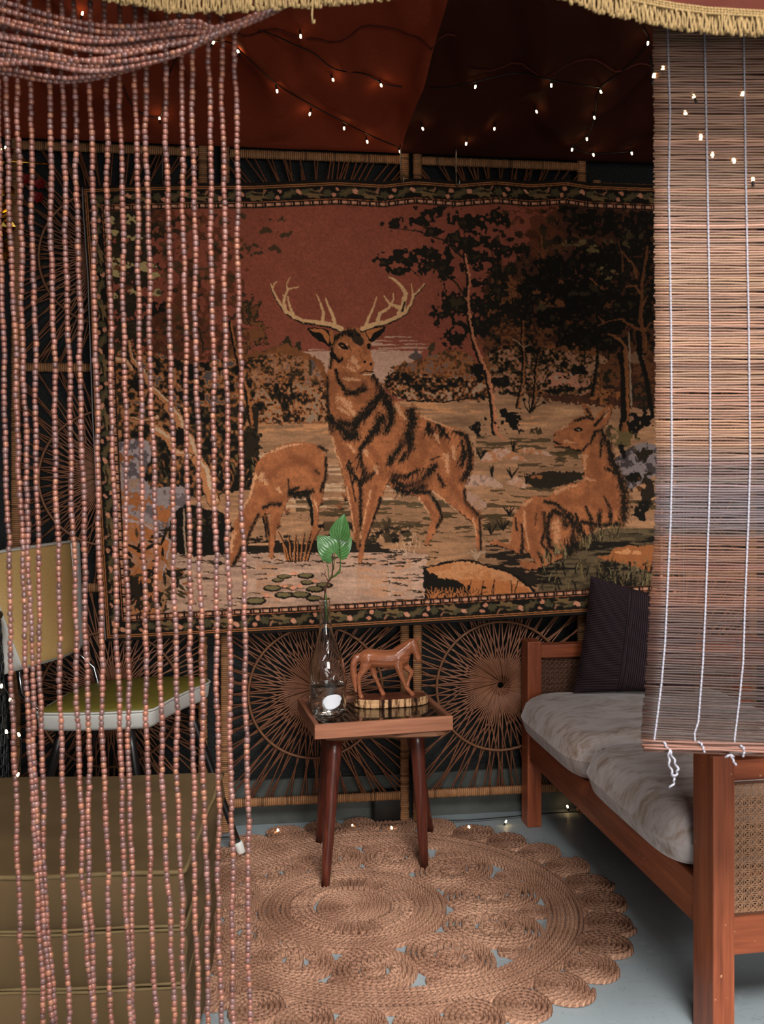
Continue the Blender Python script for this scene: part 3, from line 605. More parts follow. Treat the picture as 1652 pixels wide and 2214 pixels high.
    for p, w0, w1 in [([(1500, 300), (1500, 420), (1470, 500)], 4, 6), ([(1285, 520), (1350, 530), (1410, 500)], 8, 10), ([(1285, 500), (1340, 480)], 6, 3), ([(1455, 235), (1502, 258)], 5, 4), ([(1130, 600), (1180, 575), (1230, 580)], 5, 7), ([(1275, 430), (1282, 520)], 2, 3), ([(1010, 800), (990, 860), (950, 935)], 4, 6), ([(1440, 380), (1460, 400)], 6, 3), ([(1100, 640), (1060, 710), (1030, 800)], 4, 5), ([(1145, 660), (1160, 760)], 4, 3)]:
        fline(Z5(p), w0, w1, DK, .9)
    line(Z5([(1380, 505), (1280, 515)]), 7, 7, DK, 2.5)
    # stag: far hind leg and near hind leg, forelegs, body
    body = Z1([(600, 600), (600, 540), (640, 490), (700, 472), (770, 472), (815, 500), (832, 560), (830, 610), (848, 665), (846, 705), (838, 740), (878, 790), (905, 840), (940, 890), (980, 905), (1040, 945), (1120, 980), (1200, 1020), (1290, 1052), (1370, 1085), (1418, 1140), (1443, 1210), (1443, 1290), (1410, 1360), (1388, 1420), (1405, 1490), (1445, 1540), (1482, 1575), (1488, 1660), (1490, 1740), (1490, 1785), (1465, 1780), (1455, 1700), (1445, 1640), (1350, 1560), (1260, 1490), (1200, 1435), (1160, 1450), (1190, 1490), (1240, 1560), (1262, 1600), (1225, 1660), (1185, 1740), (1170, 1765), (1155, 1745), (1180, 1650), (1190, 1600), (1160, 1540), (1110, 1475), (1020, 1455), (960, 1420), (930, 1400), (900, 1470), (870, 1560), (830, 1650), (800, 1740), (780, 1860), (755, 1860), (770, 1770), (775, 1690), (765, 1640), (745, 1700), (735, 1740), (720, 1640), (700, 1520), (670, 1380), (640, 1260), (605, 1140), (590, 1060), (570, 960), (566, 860), (570, 760), (590, 680)])
    line(Z1([(740, 1480), (748, 1600), (750, 1700), (758, 1780)]), 13, 6, OR*.7, 1.2)
    poly(body, DK, 1.4); poly([(x, y-1.5) for x, y in body], DO, 1.8)
    # belly and back stripes
    sh = [([(575, 760), (572, 880), (580, 1000), (600, 1080)], 6, 9), ([(590, 700), (600, 640), (598, 560)], 5, 7), ([(600, 560), (640, 510), (700, 485)], 8, 10),
          ([(620, 720), (640, 780), (680, 840), (740, 855), (800, 830)], 6, 12), ([(680, 860), (740, 850), (790, 800)], 8, 5), ([(845, 745), (880, 810), (910, 860), (930, 900)], 4, 14),
          ([(590, 1000), (640, 1050), (700, 1110), (730, 1100)], 14, 22), ([(640, 1020), (720, 1040), (790, 970), (860, 900), (900, 860)], 10, 18), ([(700, 1110), (770, 1010), (850, 940)], 6, 10),
          ([(770, 1190), (820, 1120), (870, 1060), (890, 1000)], 8, 18), ([(930, 900), (960, 960), (950, 1030), (910, 1090)], 20, 7), ([(1075, 965), (1080, 1040), (1040, 1130), (980, 1210), (940, 1270)], 20, 10),
          ([(1060, 1100), (1070, 1180), (1010, 1250)], 16, 6), ([(770, 1200), (780, 1290), (810, 1360)], 4, 9), ([(700, 1250), (720, 1330), (760, 1380), (800, 1360)], 4, 10), ([(960, 1370), (1030, 1410), (1130, 1380), (1210, 1290)], 10, 13),
          ([(960, 1340), (1040, 1350), (1120, 1310)], 10, 5), ([(980, 1420), (1050, 1445), (1150, 1400)], 8, 12), ([(1170, 1030), (1195, 1090)], 5, 3), ([(1230, 1040), (1290, 1120)], 6, 4), ([(1330, 1080), (1400, 1110), (1425, 1200), (1420, 1300), (1380, 1370)], 6, 12),
          ([(1370, 1130), (1390, 1220), (1370, 1280)], 4, 8), ([(1230, 1340), (1260, 1400)], 5, 9), ([(1390, 1420), (1390, 1490), (1440, 1550), (1480, 1590)], 4, 9), ([(1478, 1600), (1484, 1700), (1485, 1780)], 5, 4), ([(1110, 1440), (1180, 1445), (1220, 1500), (1255, 1590), (1225, 1650)], 8, 6),
          ([(890, 1480), (850, 1600), (800, 1740)], 6, 3), ([(770, 1380), (770, 1500), (770, 1640)], 8, 6), ([(700, 1300), (720, 1400), (740, 1500)], 3, 3), ([(870, 1270), (850, 1330), (800, 1370)], 3, 8), ([(1190, 1250), (1240, 1230)], 3, 2)]
    for p, w0, w1 in sh: fline(Z1(p), w0*.8, w1*.8, DK, .92)
    MB_ = C(104, 58, 34)
    for p, w0, w1 in [([(600, 800), (620, 900), (650, 980)], 16, 22), ([(680, 740), (730, 800), (800, 790)], 18, 10), ([(760, 900), (830, 850), (870, 820)], 14, 20), ([(700, 1180), (760, 1280), (800, 1330)], 14, 20), ([(830, 1180), (870, 1240), (900, 1350)], 12, 18), ([(1000, 1120), (1040, 1180), (1090, 1300)], 14, 20), ([(1130, 1090), (1150, 1180), (1130, 1260)], 12, 16),
                      ([(1240, 1120), (1330, 1260), (1340, 1350)], 14, 22), ([(1180, 1060), (1230, 1150)], 12, 8), ([(1300, 1380), (1380, 1500), (1460, 1600)], 12, 8), ([(960, 1330), (1080, 1390), (1180, 1380)], 20, 16), ([(1150, 1500), (1210, 1580)], 8, 8), ([(700, 1420), (730, 1560), (750, 1700)], 8, 8), ([(860, 1420), (830, 1560), (800, 1680)], 10, 6), ([(620, 640), (680, 680), (720, 640)], 12, 8), ([(780, 560), (800, 620)], 12, 6), ([(600, 1060), (640, 1150), (680, 1240)], 10, 14)]:
        fline(Z1(p), w0, w1, MB_, .55, False)
    for p, w0, w1 in [([(1150, 420), (1250, 340), (1380, 330)], 14, 10), ([(1300, 300), (1400, 330), (1450, 400)], 12, 16), ([(1120, 500), (1180, 560), (1260, 540)], 14, 10), ([(1000, 640), (1040, 700), (970, 800)], 10, 10), ([(1210, 640), (1190, 760)], 8, 6)]:
        fline(Z5(p), w0, w1, MB_, .5, False)
    # hatch of fur strokes along the stripes
    for p, w0, w1 in sh[5:22]:
        for k in range(34):
            i = rs.randint(len(p)-1); t = rs.rand(); x = p[i][0]+(p[i+1][0]-p[i][0])*t+rs.normal()*14; y = p[i][1]+(p[i+1][1]-p[i][1])*t+rs.normal()*8
            line(Z1([(x, y), (x-10+rs.normal()*4, y+30)]), 2.4, .8, DK, .6, .8)
    hl = [([(645, 580), (700, 560)], 5), ([(720, 650), (760, 700)], 12), ([(700, 700), (740, 720)], 12), ([(640, 880), (700, 920), (730, 980)], 14), ([(640, 940), (700, 980)], 8), ([(605, 1120), (625, 1220), (660, 1290)], 5), ([(700, 1160), (740, 1210)], 8), ([(860, 1300), (870, 1330)], 10),
          ([(980, 920), (1010, 980), (1040, 1010)], 8), ([(1130, 990), (1250, 1040), (1340, 1075)], 4), ([(1200, 1435), (1290, 1510), (1350, 1560)], 4), ([(1280, 1230), (1290, 1320)], 12), ([(1320, 1180), (1330, 1250)], 9), ([(800, 1200), (810, 1230)], 8), ([(830, 1440), (800, 1560), (780, 1660)], 4), ([(690, 1420), (715, 1560), (735, 1680)], 4), ([(1120, 1480), (1180, 1570)], 4), ([(1440, 1600), (1460, 1700)], 4), ([(680, 770), (760, 775)], 8), ([(1220, 1110), (1240, 1150)], 7)]
    for p, w in hl: fline(Z1(p), w, w*.5, DL, .6, False)
    # face
    poly(Z1([(740, 480), (775, 520), (790, 560), (760, 570), (720, 540), (690, 490)]), DK2, 1.6, .9)
    F(Z1, 700, 500, 70, 30, DK, nz=n6, amp=3, thr=.8)
    poly(Z1([(638, 560), (665, 553), (695, 580), (690, 592), (655, 585)]), DK, .5); line(Z1([(700, 575), (715, 600)]), 2, 1.5, DK, .4); line(Z1([(655, 570), (668, 572)]), 2.5, 2.5, OR, .3)
    poly(Z1([(808, 565), (830, 560), (828, 590), (812, 590)]), DK, .5)
    F(Z1, 795, 670, 10, 10, DK); F(Z1, 832, 680, 9, 11, DK); line(Z1([(765, 738), (800, 722), (845, 728)]), 1.8, 3, DK, .4); line(Z1([(790, 745), (835, 742)]), 3.5, 3.5, CR, .4)
    line(Z1([(760, 590), (770, 640), (790, 660)]), 1.5, 1.5, OR*.7, .5)
    line(Z1([(600, 620), (640, 660), (660, 650)]), 9, 5, DK, 2); line(Z1([(640, 790), (660, 810)]), 5, 2, DK)
    # ears
    poly(Z1([(455, 470), (520, 465), (575, 480), (605, 520), (590, 575), (550, 555), (500, 525)]), DK, .8); poly(Z1([(465, 475), (520, 470), (560, 480), (585, 520), (580, 560), (565, 540), (540, 500), (500, 490)]), OR, .8)
    poly(Z1([(585, 480), (607, 490), (608, 540), (595, 560)]), OR*.9, .8)
    poly(Z1([(800, 480), (850, 465), (920, 460), (880, 520), (830, 550)]), DK, .8); poly(Z1([(805, 482), (850, 468), (905, 462), (850, 495), (825, 530)]), OR, .8)
    # antlers
    AN = C(188, 142, 98)
    ant = [([(655, 470), (590, 445), (500, 430), (430, 425), (370, 395), (320, 360), (290, 320), (262, 270), (240, 220), (235, 205)], 13, 4), ([(245, 235), (255, 205), (270, 188)], 5, 3), ([(325, 370), (312, 310), (318, 280), (340, 235), (400, 220)], 11, 3), ([(318, 285), (303, 262)], 4, 2), ([(335, 245), (330, 200), (352, 162)], 5, 2), ([(375, 400), (350, 340), (335, 280)], 11, 4), ([(545, 425), (548, 370), (530, 320), (508, 265)], 10, 3), ([(620, 450), (600, 380), (575, 330), (562, 288)], 10, 3),
           ([(780, 470), (850, 445), (920, 430), (990, 400), (1040, 370), (1070, 320), (1085, 270), (1120, 240), (1152, 202)], 13, 3), ([(1080, 270), (1072, 200)], 6, 2), ([(1020, 370), (1030, 300), (1040, 260), (1010, 215), (975, 180), (940, 163)], 15, 4), ([(800, 455), (820, 400), (850, 340), (865, 280)], 9, 3), ([(870, 430), (885, 380), (940, 345), (965, 300), (965, 262)], 10, 3), ([(1000, 345), (940, 320), (910, 272)], 10, 3), ([(1000, 380), (1015, 340)], 14, 10)]
    for p, w0, w1 in ant[:1]+ant[8:9]: line([(x, y+2.5) for x, y in Z1(p)], w0*.9, w1, DK, .6)
    for p, w0, w1 in ant: line(Z1(p), w0*.82, w1*.8, AN, .7)
    line(Z1([(1035, 310), (1018, 365)]), 4, 5, DK2, .6); line(Z1([(500, 440), (440, 435), (380, 415)]), 1, 1, DK, .4)
    # doe lying down
    doe = Z3([(735, 520), (790, 480), (860, 440), (905, 400), (950, 378), (1010, 380), (985, 320), (970, 268), (1030, 305), (1058, 370), (1070, 420), (1110, 345), (1200, 285), (1208, 340), (1180, 430), (1120, 490), (1180, 580), (1220, 720), (1290, 850), (1335, 980), (1330, 1200), (1290, 1250), (1180, 1260), (1060, 1290), (1000, 1370), (930, 1400), (850, 1500), (740, 1560), (640, 1600), (560, 1620), (480, 1600), (470, 1560), (540, 1550), (600, 1570), (540, 1490), (490, 1440), (480, 1500), (350, 1440), (230, 1410), (270, 1380), (380, 1410), (400, 1300), (420, 1190), (480, 1090), (570, 1025), (690, 1030), (760, 975), (850, 930), (940, 915), (985, 870), (985, 800), (965, 720), (970, 660), (925, 650), (850, 620), (760, 615), (735, 575), (748, 548)])
    poly([(x+.5, y+2) for x, y in doe], DK, 1.4); poly(doe, DO, 1.6)
    ds = [([(1130, 500), (1190, 620), (1220, 760), (1280, 880), (1315, 1000), (1310, 1200)], 10, 17), ([(1080, 500), (1040, 600)], 8, 3), ([(1130, 560), (1120, 700)], 6, 4), ([(1170, 800), (1230, 830)], 8, 3), ([(670, 1070), (760, 1090), (860, 1180), (900, 1260), (900, 1400), (840, 1480), (770, 1490), (710, 1430), (680, 1300), (700, 1200), (740, 1150), (820, 1180), (840, 1260)], 6, 12), ([(860, 1190), (930, 1260), (960, 1330)], 18, 9), ([(900, 1420), (860, 1480)], 22, 14),
          ([(660, 1160), (670, 1300), (640, 1400), (720, 1510)], 6, 4), ([(600, 1170), (590, 1260)], 3, 2), ([(1000, 1110), (1040, 1200), (1050, 1290)], 4, 9), ([(1115, 1140), (1110, 1240)], 6, 9), ([(1150, 1030), (1200, 1120), (1200, 1220)], 4, 8), ([(920, 1170), (960, 1280), (980, 1360)], 4, 8), ([(480, 1250), (490, 1400), (480, 1480)], 3, 7), ([(430, 1200), (440, 1300)], 2, 4), ([(1060, 400), (1010, 380), (920, 410)], 5, 5), ([(1075, 450), (1120, 400), (1180, 330)], 5, 3), ([(1010, 320), (1040, 370)], 4, 4), ([(610, 1480), (650, 1560)], 3, 4), ([(960, 1230), (1100, 1260), (1280, 1250)], 6, 10), ([(930, 650), (975, 655), (1020, 600)], 4, 3), ([(740, 580), (800, 605)], 3, 2)]
    for p, w0, w1 in ds: fline(Z3(p), w0*.85, w1*.85, DK, .9)
    for p, w0, w1 in [([(1060, 700), (1100, 850), (1180, 1000)], 18, 26), ([(800, 1040), (900, 1080), (1000, 1040)], 14, 18), ([(540, 1120), (560, 1300), (600, 1480)], 16, 14), ([(620, 1120), (640, 1300)], 14, 14), ([(980, 540), (1030, 500)], 14, 10), ([(860, 560), (930, 600)], 10, 8), ([(1080, 1100), (1180, 1140)], 16, 10), ([(1220, 900), (1240, 1100)], 14, 18)]:
        fline(Z3(p), w0, w1, MB_, .5, False)
    for p, w in [([(1000, 700), (990, 800)], 8), ([(1000, 880), (1080, 900)], 6), ([(760, 990), (860, 950), (930, 940)], 8), ([(500, 1100), (560, 1050)], 9), ([(500, 1150), (510, 1300), (540, 1450)], 5), ([(800, 480), (860, 450)], 4), ([(760, 1250), (770, 1400)], 14), ([(840, 580), (920, 590)], 5), ([(1150, 380), (1190, 310)], 5)]:
        fline(Z3(p), w, w*.5, DL, .5, False)
    poly(Z3([(905, 480), (940, 465), (975, 485), (950, 500), (920, 498)]), DK, .4); line(Z3([(930, 485), (950, 487)]), 2, 2, CR, .3); F(Z3, 752, 530, 14, 10, DK); line(Z3([(740, 580), (775, 605), (810, 600)]), 2, 1.5, DK, .4)
    for i in range(70):
        x = rs.uniform(660, 1280); y = 1290+max(0, (1150-x))*.42+rs.uniform(-30, 60); a = rs.uniform(-1, .6)
        line(Z3([(x, y+50), (x+a*18, y), (x+a*50, y-34)]), 3, 1, [OLL, OL, C(110, 96, 66), DK][rs.randint(4)], .6)
    for i in range(60):
        x = rs.uniform(640, 1560); y = rs.uniform(1500, 1790); a = rs.uniform(-1, 1)
        line(Z3([(x, y+50), (x+a*18, y), (x+a*50, y-34)]), 3.5, 1, [OLL, OL, C(104, 92, 62), DK, DK][rs.randint(5)], .6)
    # reeds in front of the fawn
    for x0, a, h in [(1265, -.25, 170), (1290, -.08, 150), (1310, .05, 150), (1330, .0, 120), (1350, .1, 160), (1370, .2, 170), (1280, -.3, 120), (1385, .35, 190)]:
        line(Z5([(x0+4, 912), (x0+4+a*h*.5, 912-h*.6), (x0+4+a*h*1.2, 912-h)]), 6, 2, DK, .5); line(Z5([(x0, 912), (x0+a*h*.5, 912-h*.6), (x0+a*h*1.2, 912-h)]), 3.6, 1.5, OR, .5)
    # weave grain
    img *= (1+.10*n3+.05*nh)[..., None]
    # ---- border ----
    xs = np.arange(W)+CX0; ys = np.arange(H)+CY0
    yT = np.interp(xs, [180, 400, 552, 728, 830, 897, 988, 1073, 1148, 1224, 1274, 1410, 1520], [404, 398, 397, 389, 395, 387, 394, 387, 394, 389, 397, 402, 404])
    yB = np.interp(xs, [180, 232, 760, 1270, 1520], [1388, 1385, 1358, 1327, 1313])
    xL = np.interp(ys, [395, 450, 600, 900, 1200, 1390], [176, 180, 190, 200, 215, 228])
    dT = PY-yT[None]; dB = yB[None]-PY; dL = PX-xL[:, None]; dR = 1478-PX
    def band(d, along, per, mask):
        """d: distance from the outer edge; along: position along the edge"""
        m = mask & (d < 54); put((slice(None), slice(None)), m.astype(np.float32), DK)
        for q in (6, 10):
            put((slice(None), slice(None)), mask & (np.abs(d-q) < 1.0), C(150, 92, 52))
        put((slice(None), slice(None)), mask & (np.abs(d-53) < .8), DK)
        put((slice(None), slice(None)), mask & (np.abs(d-40.5) < .7), C(150, 84, 50)); put((slice(None), slice(None)), mask & (np.abs(d-53.5) < .7), C(150, 84, 50), .5)
        u = np.mod(along, 20.5); bead = (np.abs(d-47) < 3.2) & ((np.abs(u-7) < 5.6) | (np.abs(u-16.6) < 1.3))
        put((slice(None), slice(None)), mask & bead, SAL*.86); put((slice(None), slice(None)), mask & bead & (np.abs(d-46.3) < 1.1) & (np.abs(u-6) < 3.5), CR)
        a = np.mod(along, per); e = d+nd*4; a2 = a+ne*6
        def el(cx, cy, rx, ry, rot, col, lob=0):
            co, si = math.cos(rot), math.sin(rot)
            X = ((a2-cx)*co+(e-cy)*si)/rx; Y = (-(a2-cx)*si+(e-cy)*co)/ry
            r = np.sqrt(X*X+Y*Y); th = np.arctan2(Y, X)
            put((slice(None), slice(None)), mask & (d > 12) & (d < 39) & (r < 1+lob*np.cos(th*7)+n6*.5), col)
        GL = C(70, 62, 40); GB = C(104, 80, 50)
        el(30, 26, 18, 7.5, -.5, GL*.9, .22); el(30, 26, 13, 3, -.5, GB*.8); el(80, 27, 22, 9, .15, GB*.95, .22); el(82, 24, 14, 3, .2, DK2); el(66, 22, 9, 5, -.5, GL)
        el(108+6, 27, 10, 8, .5, GL*.9, .2)
        el(4, 32, 5, 5, 0, SAL*.9); el(11, 19, 5.5, 4, .4, SAL*.88); el(51, 22, 6.5, 5, .4, SAL*.95); el(99, 18, 2.5, 6, .5, SAL*.7); el(50, 21, 2.5, 2, 0, PK)
    allm = np.ones((H, W), bool)
    band(dL, PY, 118, (dL < 54)); band(dR, PY+30, 118, dR < 54)
    band(dT, PX+20, 123, (dT < 54) & (dT < dL+2) & (dT < dR)); band(dB, -PX+70, 123, (dB < 54) & (dB < dL+2) & (dB < dR))
    img *= (1+.08*n3)[..., None]
    return np.clip(img, 0, 255)/255.0

m = N('woven_pile'); vc = m.n('ShaderNodeVertexColor'); vc.layer_name = 'weave'; v = m.coord('Object'); f = m.noise(v, 420, 3); g = m.noise(m.coord('Object', (1, 1, 2.5)), 120, 4)
c = m.mix(.45, vc.outputs[0], m.mix(f, (.25, .25, .25, 1), (.85, .85, .85, 1)), 'OVERLAY'); m.base(c, .85, .15)
m.b.inputs['Sheen Weight'].default_value = .15; m.bump(m.math('ADD', f, g), .35, .0015); M['tap'] = m.m
def tapestry():
    img = paint_tapestry()
    nu, nv = 880, 670
    u = np.linspace(0, 1, nu+1)[None]; v = np.linspace(0, 1, nv+1)[:, None]
    def it(x, xs, ys): return np.interp(x, xs, ys)
    # outline of the hanging cloth, in columns/rows of the reference frame
    xl = it(v[:, 0], [0, .055, .2, .5, .8, 1], [178, 180, 190, 200, 215, 228])[:, None]; px = xl+(1478-xl)*u
    yt = it(px[0], [180, 400, 552, 728, 830, 897, 988, 1073, 1148, 1224, 1274, 1410, 1520], [404, 398, 397, 389, 395, 387, 394, 387, 394, 389, 397, 402, 404])
    yt = np.convolve(np.pad(yt, 12, 'edge'), np.ones(25)/25, 'valid')[None]
    yb = it(px[-1], [180, 232, 760, 1270, 1520], [1388, 1385, 1358, 1327, 1313])[None]
    py = yt+(yb-yt)*v
    a = (px-CXP)/FPX; Y0 = 3.165-.092
    wav = .006*np.sin(px/31+1.2*v)*np.exp(-v*4)+.004*np.sin(px/90+v*5)+.003*np.sin(v*17+px/200)+.010*v
    Y = (Y0-wav)/(1-.14*a); X = a*Y; Z = HC-(py-HOR)/FPX*Y
    co = np.stack([X+0*v, Y, Z], -1).reshape(-1, 3)
    ix = np.clip(px-CX0, 0, CW-1.01)+0*v; iy = np.clip(py-CY0, 0, CH-1.01)
    x0 = ix.astype(int); y0 = iy.astype(int); fx = (ix-x0)[..., None]; fy = (iy-y0)[..., None]
    c = (img[y0, x0]*(1-fx)+img[y0, x0+1]*fx)*(1-fy)+(img[y0+1, x0]*(1-fx)+img[y0+1, x0+1]*fx)*fy
    c = np.where(c <= .04045, c/12.92, ((c+.055)/1.055)**2.4)*TAPGAIN
    O = wthing('tapestry', (.15, 3.09, .72), 'woven tapestry of a stag, a grazing fawn and a resting doe in a wooded clearing', 'tapestry')
    co -= np.array([.15, 3.09, .72])
    I = np.arange((nu+1)*(nv+1)).reshape(nv+1, nu+1)
    F = np.stack([I[:-1, :-1], I[1:, :-1], I[1:, 1:], I[:-1, 1:]], -1).reshape(-1, 4)
    me = bpy.data.meshes.new('tapestry_cloth'); me.vertices.add(len(co)); me.vertices.foreach_set('co', co.astype(np.float32).ravel())
    me.loops.add(F.size); me.loops.foreach_set('vertex_index', F.astype(np.int32).ravel())
    me.polygons.add(len(F)); me.polygons.foreach_set('loop_start', np.arange(0, F.size, 4, dtype=np.int32)); me.polygons.foreach_set('use_smooth', np.ones(len(F), bool))
    me.update(calc_edges=True)
    at2 = me.color_attributes.new('weave', 'FLOAT_COLOR', 'POINT')
    at2.data.foreach_set('color', np.concatenate([c.reshape(-1, 3), np.ones((len(co), 1))], 1).astype(np.float32).ravel())
    me.materials.append(M['tap']); o = bpy.data.objects.new('woven_picture', me); COL.objects.link(o); o.parent = O
    # backing cloth with real thickness, hem along the edges
    def P(i, j, off): return Vector((X[j, i]+0, Y[j, i], Z[j, i]))-WN*off
    q = MB(); su = list(range(0, nu+1, 20)); sv = list(range(0, nv+1, 10))
    n = len(su); vs = [P(i, j, .004) for j in sv for i in su]; q.add(vs, [(b*n+a_, b*n+a_+1, (b+1)*n+a_+1, (b+1)*n+a_) for b in range(len(sv)-1) for a_ in range(n-1)]); put(q, 'backing', M['dark'], O)
    for path in ([P(0, j, .001) for j in range(0, nv+1, 5)], [P(nu, j, .001) for j in range(0, nv+1, 5)]):
        q = MB(); q.tube(path, .0022, 6); put(q, 'side_hem', M['hem'], O, label='pale twisted cord sewn along the side')
    for path in ([P(i, 0, .001) for i in range(0, nu+1, 5)], [P(i, nv, .001) for i in range(0, nu+1, 5)]):
        q = MB(); q.tube(path, .003, 6); put(q, 'hem', M['dark'], O)
TAPGAIN = 1.75
m = N('pale_cord'); wv = m.wave(m.coord('Object', (1, 1, 1), (0, .9, 0)), 260, 0, 0); m.base(m.mix(wv, lin((70, 60, 56)), lin((170, 162, 158))), .8, .2); M['hem'] = m.m
tapestry()
# hooks that carry the tapestry
M['steel'] = plain('galvanised_steel', (170, 176, 180), .3, .6, 1.0, bump=.1)
for i, (x, y0, y1, lb) in enumerate([(866, 322, 392, 'steel hook hanging in front of the paired posts above the tapestry'), (986, 326, 400, 'steel hook above the tapestry, right of the paired posts'), (351, 340, 400, 'steel hook above the tapestry behind the bead strings')]):
    b0 = onplane(x, y0, 3.06); b1 = onplane(x+1, y1, 3.06)
    T_ = wthing('metal_hook', b1, lb, 'hook')
    q = MB(); q.tube([b0+Vector((0, .03, .008)), b0+Vector((0, .0, .012)), b0, b0.lerp(b1, .5), b1, b1+Vector((.004, -.006, -.006)), b1+Vector((.009, -.01, .004)), b1+Vector((.009, -.01, .02))], .0022, 6); o = put(q, 'hook_wire', M['steel'], T_)

# ---------------- red cloth canopy ----------------
ANC = [(.055, 3.09), (.66, 3.18), (-.55, 3.01), (-1.1, 2.94), (1.25, 3.27)]
CRE = [((.055, 3.09), (.158, 2.40), .055, .018), ((.24, 3.10), (.50, 2.62), .025, .03), ((.66, 3.18), (.30, 2.75), .012, .05), ((-.29, 3.03), (-.36, 2.35), .05, .06), ((-.50, 3.02), (-.80, 2.35), .04, .07), ((.66, 3.18), (1.1, 2.5), .03, .05), ((-.1, 3.05), (-.08, 2.3), .02, .05)]
def canopy(X, Y):
    d = (3.10+.14*X)-Y
    fd = min(1, max(0, d)*3); k_ = .40-.14*min(1, max(0, (X-.05)/.25)); z = 2.064+k_*.42*(1-math.exp(-max(0, d)/.42))+.085*d
    for (x, y) in ANC:
        r = math.hypot(X-x, Y-y); a = math.atan2(X-x, y+.12-Y); z += .034*math.cos(a*8+x*9)*math.exp(-(r/.55)**2)*min(1, r/.12)*fd
    for (x0, y0), (x1, y1), h, wd in CRE:
        dx, dy = x1-x0, y1-y0; L = dx*dx+dy*dy; t = max(0, min(1, ((X-x0)*dx+(Y-y0)*dy)/L)); dd = math.hypot(X-x0-t*dx, Y-y0-t*dy)
        z -= h*math.exp(-(dd/wd)**1.6)*math.sin(math.pi*min(1, .02+t*.9))
    z += (.036*abs(math.sin(X*10+Y*2.4+1.3*math.sin(Y*4)))**.6-.02+.012*math.sin(X*33-Y*6))*min(1, max(0, d)*2.6)**1.4+.004*math.sin(X*61-Y*17)*min(1, d*3)
    if d < .03: z += 0
    return z
m = N('rust_cloth'); v = m.coord('Object'); wv = m.wave(m.coord('Object', (1, 1, 1)), 150, 1.5, 2, 2, 'Y'); n1 = m.noise(m.coord('Object', (8, 60, 60)), 4, 4); n2 = m.noise(v, 4, 3)
cc = m.mix(n2, lin((112, 44, 27)), lin((146, 60, 36))); cc = m.mix(m.math('MULTIPLY', n1, .45), cc, lin((70, 24, 15))); m.base(cc, .8, .2); m.bump(n1, .3, .002); M['rust'] = m.m
m.b.inputs['Sheen Weight'].default_value = .2
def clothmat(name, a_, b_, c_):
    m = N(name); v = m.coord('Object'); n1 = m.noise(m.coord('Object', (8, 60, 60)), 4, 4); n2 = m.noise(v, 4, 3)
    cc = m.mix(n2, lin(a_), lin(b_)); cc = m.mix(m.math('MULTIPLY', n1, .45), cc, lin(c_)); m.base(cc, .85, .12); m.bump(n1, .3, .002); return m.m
M['rust'] = clothmat('rust_canopy', (120, 48, 28), (160, 70, 44), (72, 27, 16)); M['brown'] = clothmat('brown_shaded_canopy', (54, 22, 14), (74, 32, 20), (34, 14, 9))  # right half: browner cloth, its dark colour partly holds the shade there
def can_pt(u, v):
    X = -1.35+u*3.1; Y0 = 3.115+.14*X; Y = Y0-v*(Y0-1.62); z = canopy(X, Y)
    return (X, Y, z)
T_ = wthing('fabric_canopy', (0, 2.4, 2.05), 'rust red cloth draped in folds below the ceiling', 'canopy')
def can2(a, b):
    def f(u, v):
        xb = .055+v*1.45*.15; X = (a if a is not None else xb)*(1-u)+(b if b is not None else xb)*u; Y0 = 3.115+.14*X; Y = Y0-v*(Y0-1.62); return (X, Y, canopy(X, Y))
    return f
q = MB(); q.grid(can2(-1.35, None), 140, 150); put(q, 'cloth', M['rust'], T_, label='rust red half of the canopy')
q = MB(); q.grid(can2(None, 1.75), 150, 150); put(q, 'cloth', M['brown'], T_, label='right half of the canopy, browner cloth with shade in its colour')
def canopy_hit(px, py, off):
    lo, hi = 1.5, 3.12+.14*(px-CXP)/FPX*3.1
    for _ in range(40):
        Y = (lo+hi)/2; p = at(px, py, Y)
        if p.z > canopy(p.x, Y)-off: hi = Y
        else: lo = Y
    return at(px, py, lo)
M['seam'] = plain('rust_seam', (84, 34, 22), .8, .2)
for pts in ([(505, 66), (620, 72), (760, 77), (880, 76), (985, 78)], [(1015, 150), (1060, 154), (1200, 158), (1330, 156), (1412, 148)]):
    q = MB(); P_ = [canopy_hit(*p, .003) for p in pts]
    R_ = [P_[i].lerp(P_[i+1], t/6) for i in range(len(P_)-1) for t in range(6)]+[P_[-1]]
    for p in R_: p.z = canopy(p.x, p.y)-.002
    q.tube(R_, .0028, 5); put(q, 'seam', M['seam'], T_)
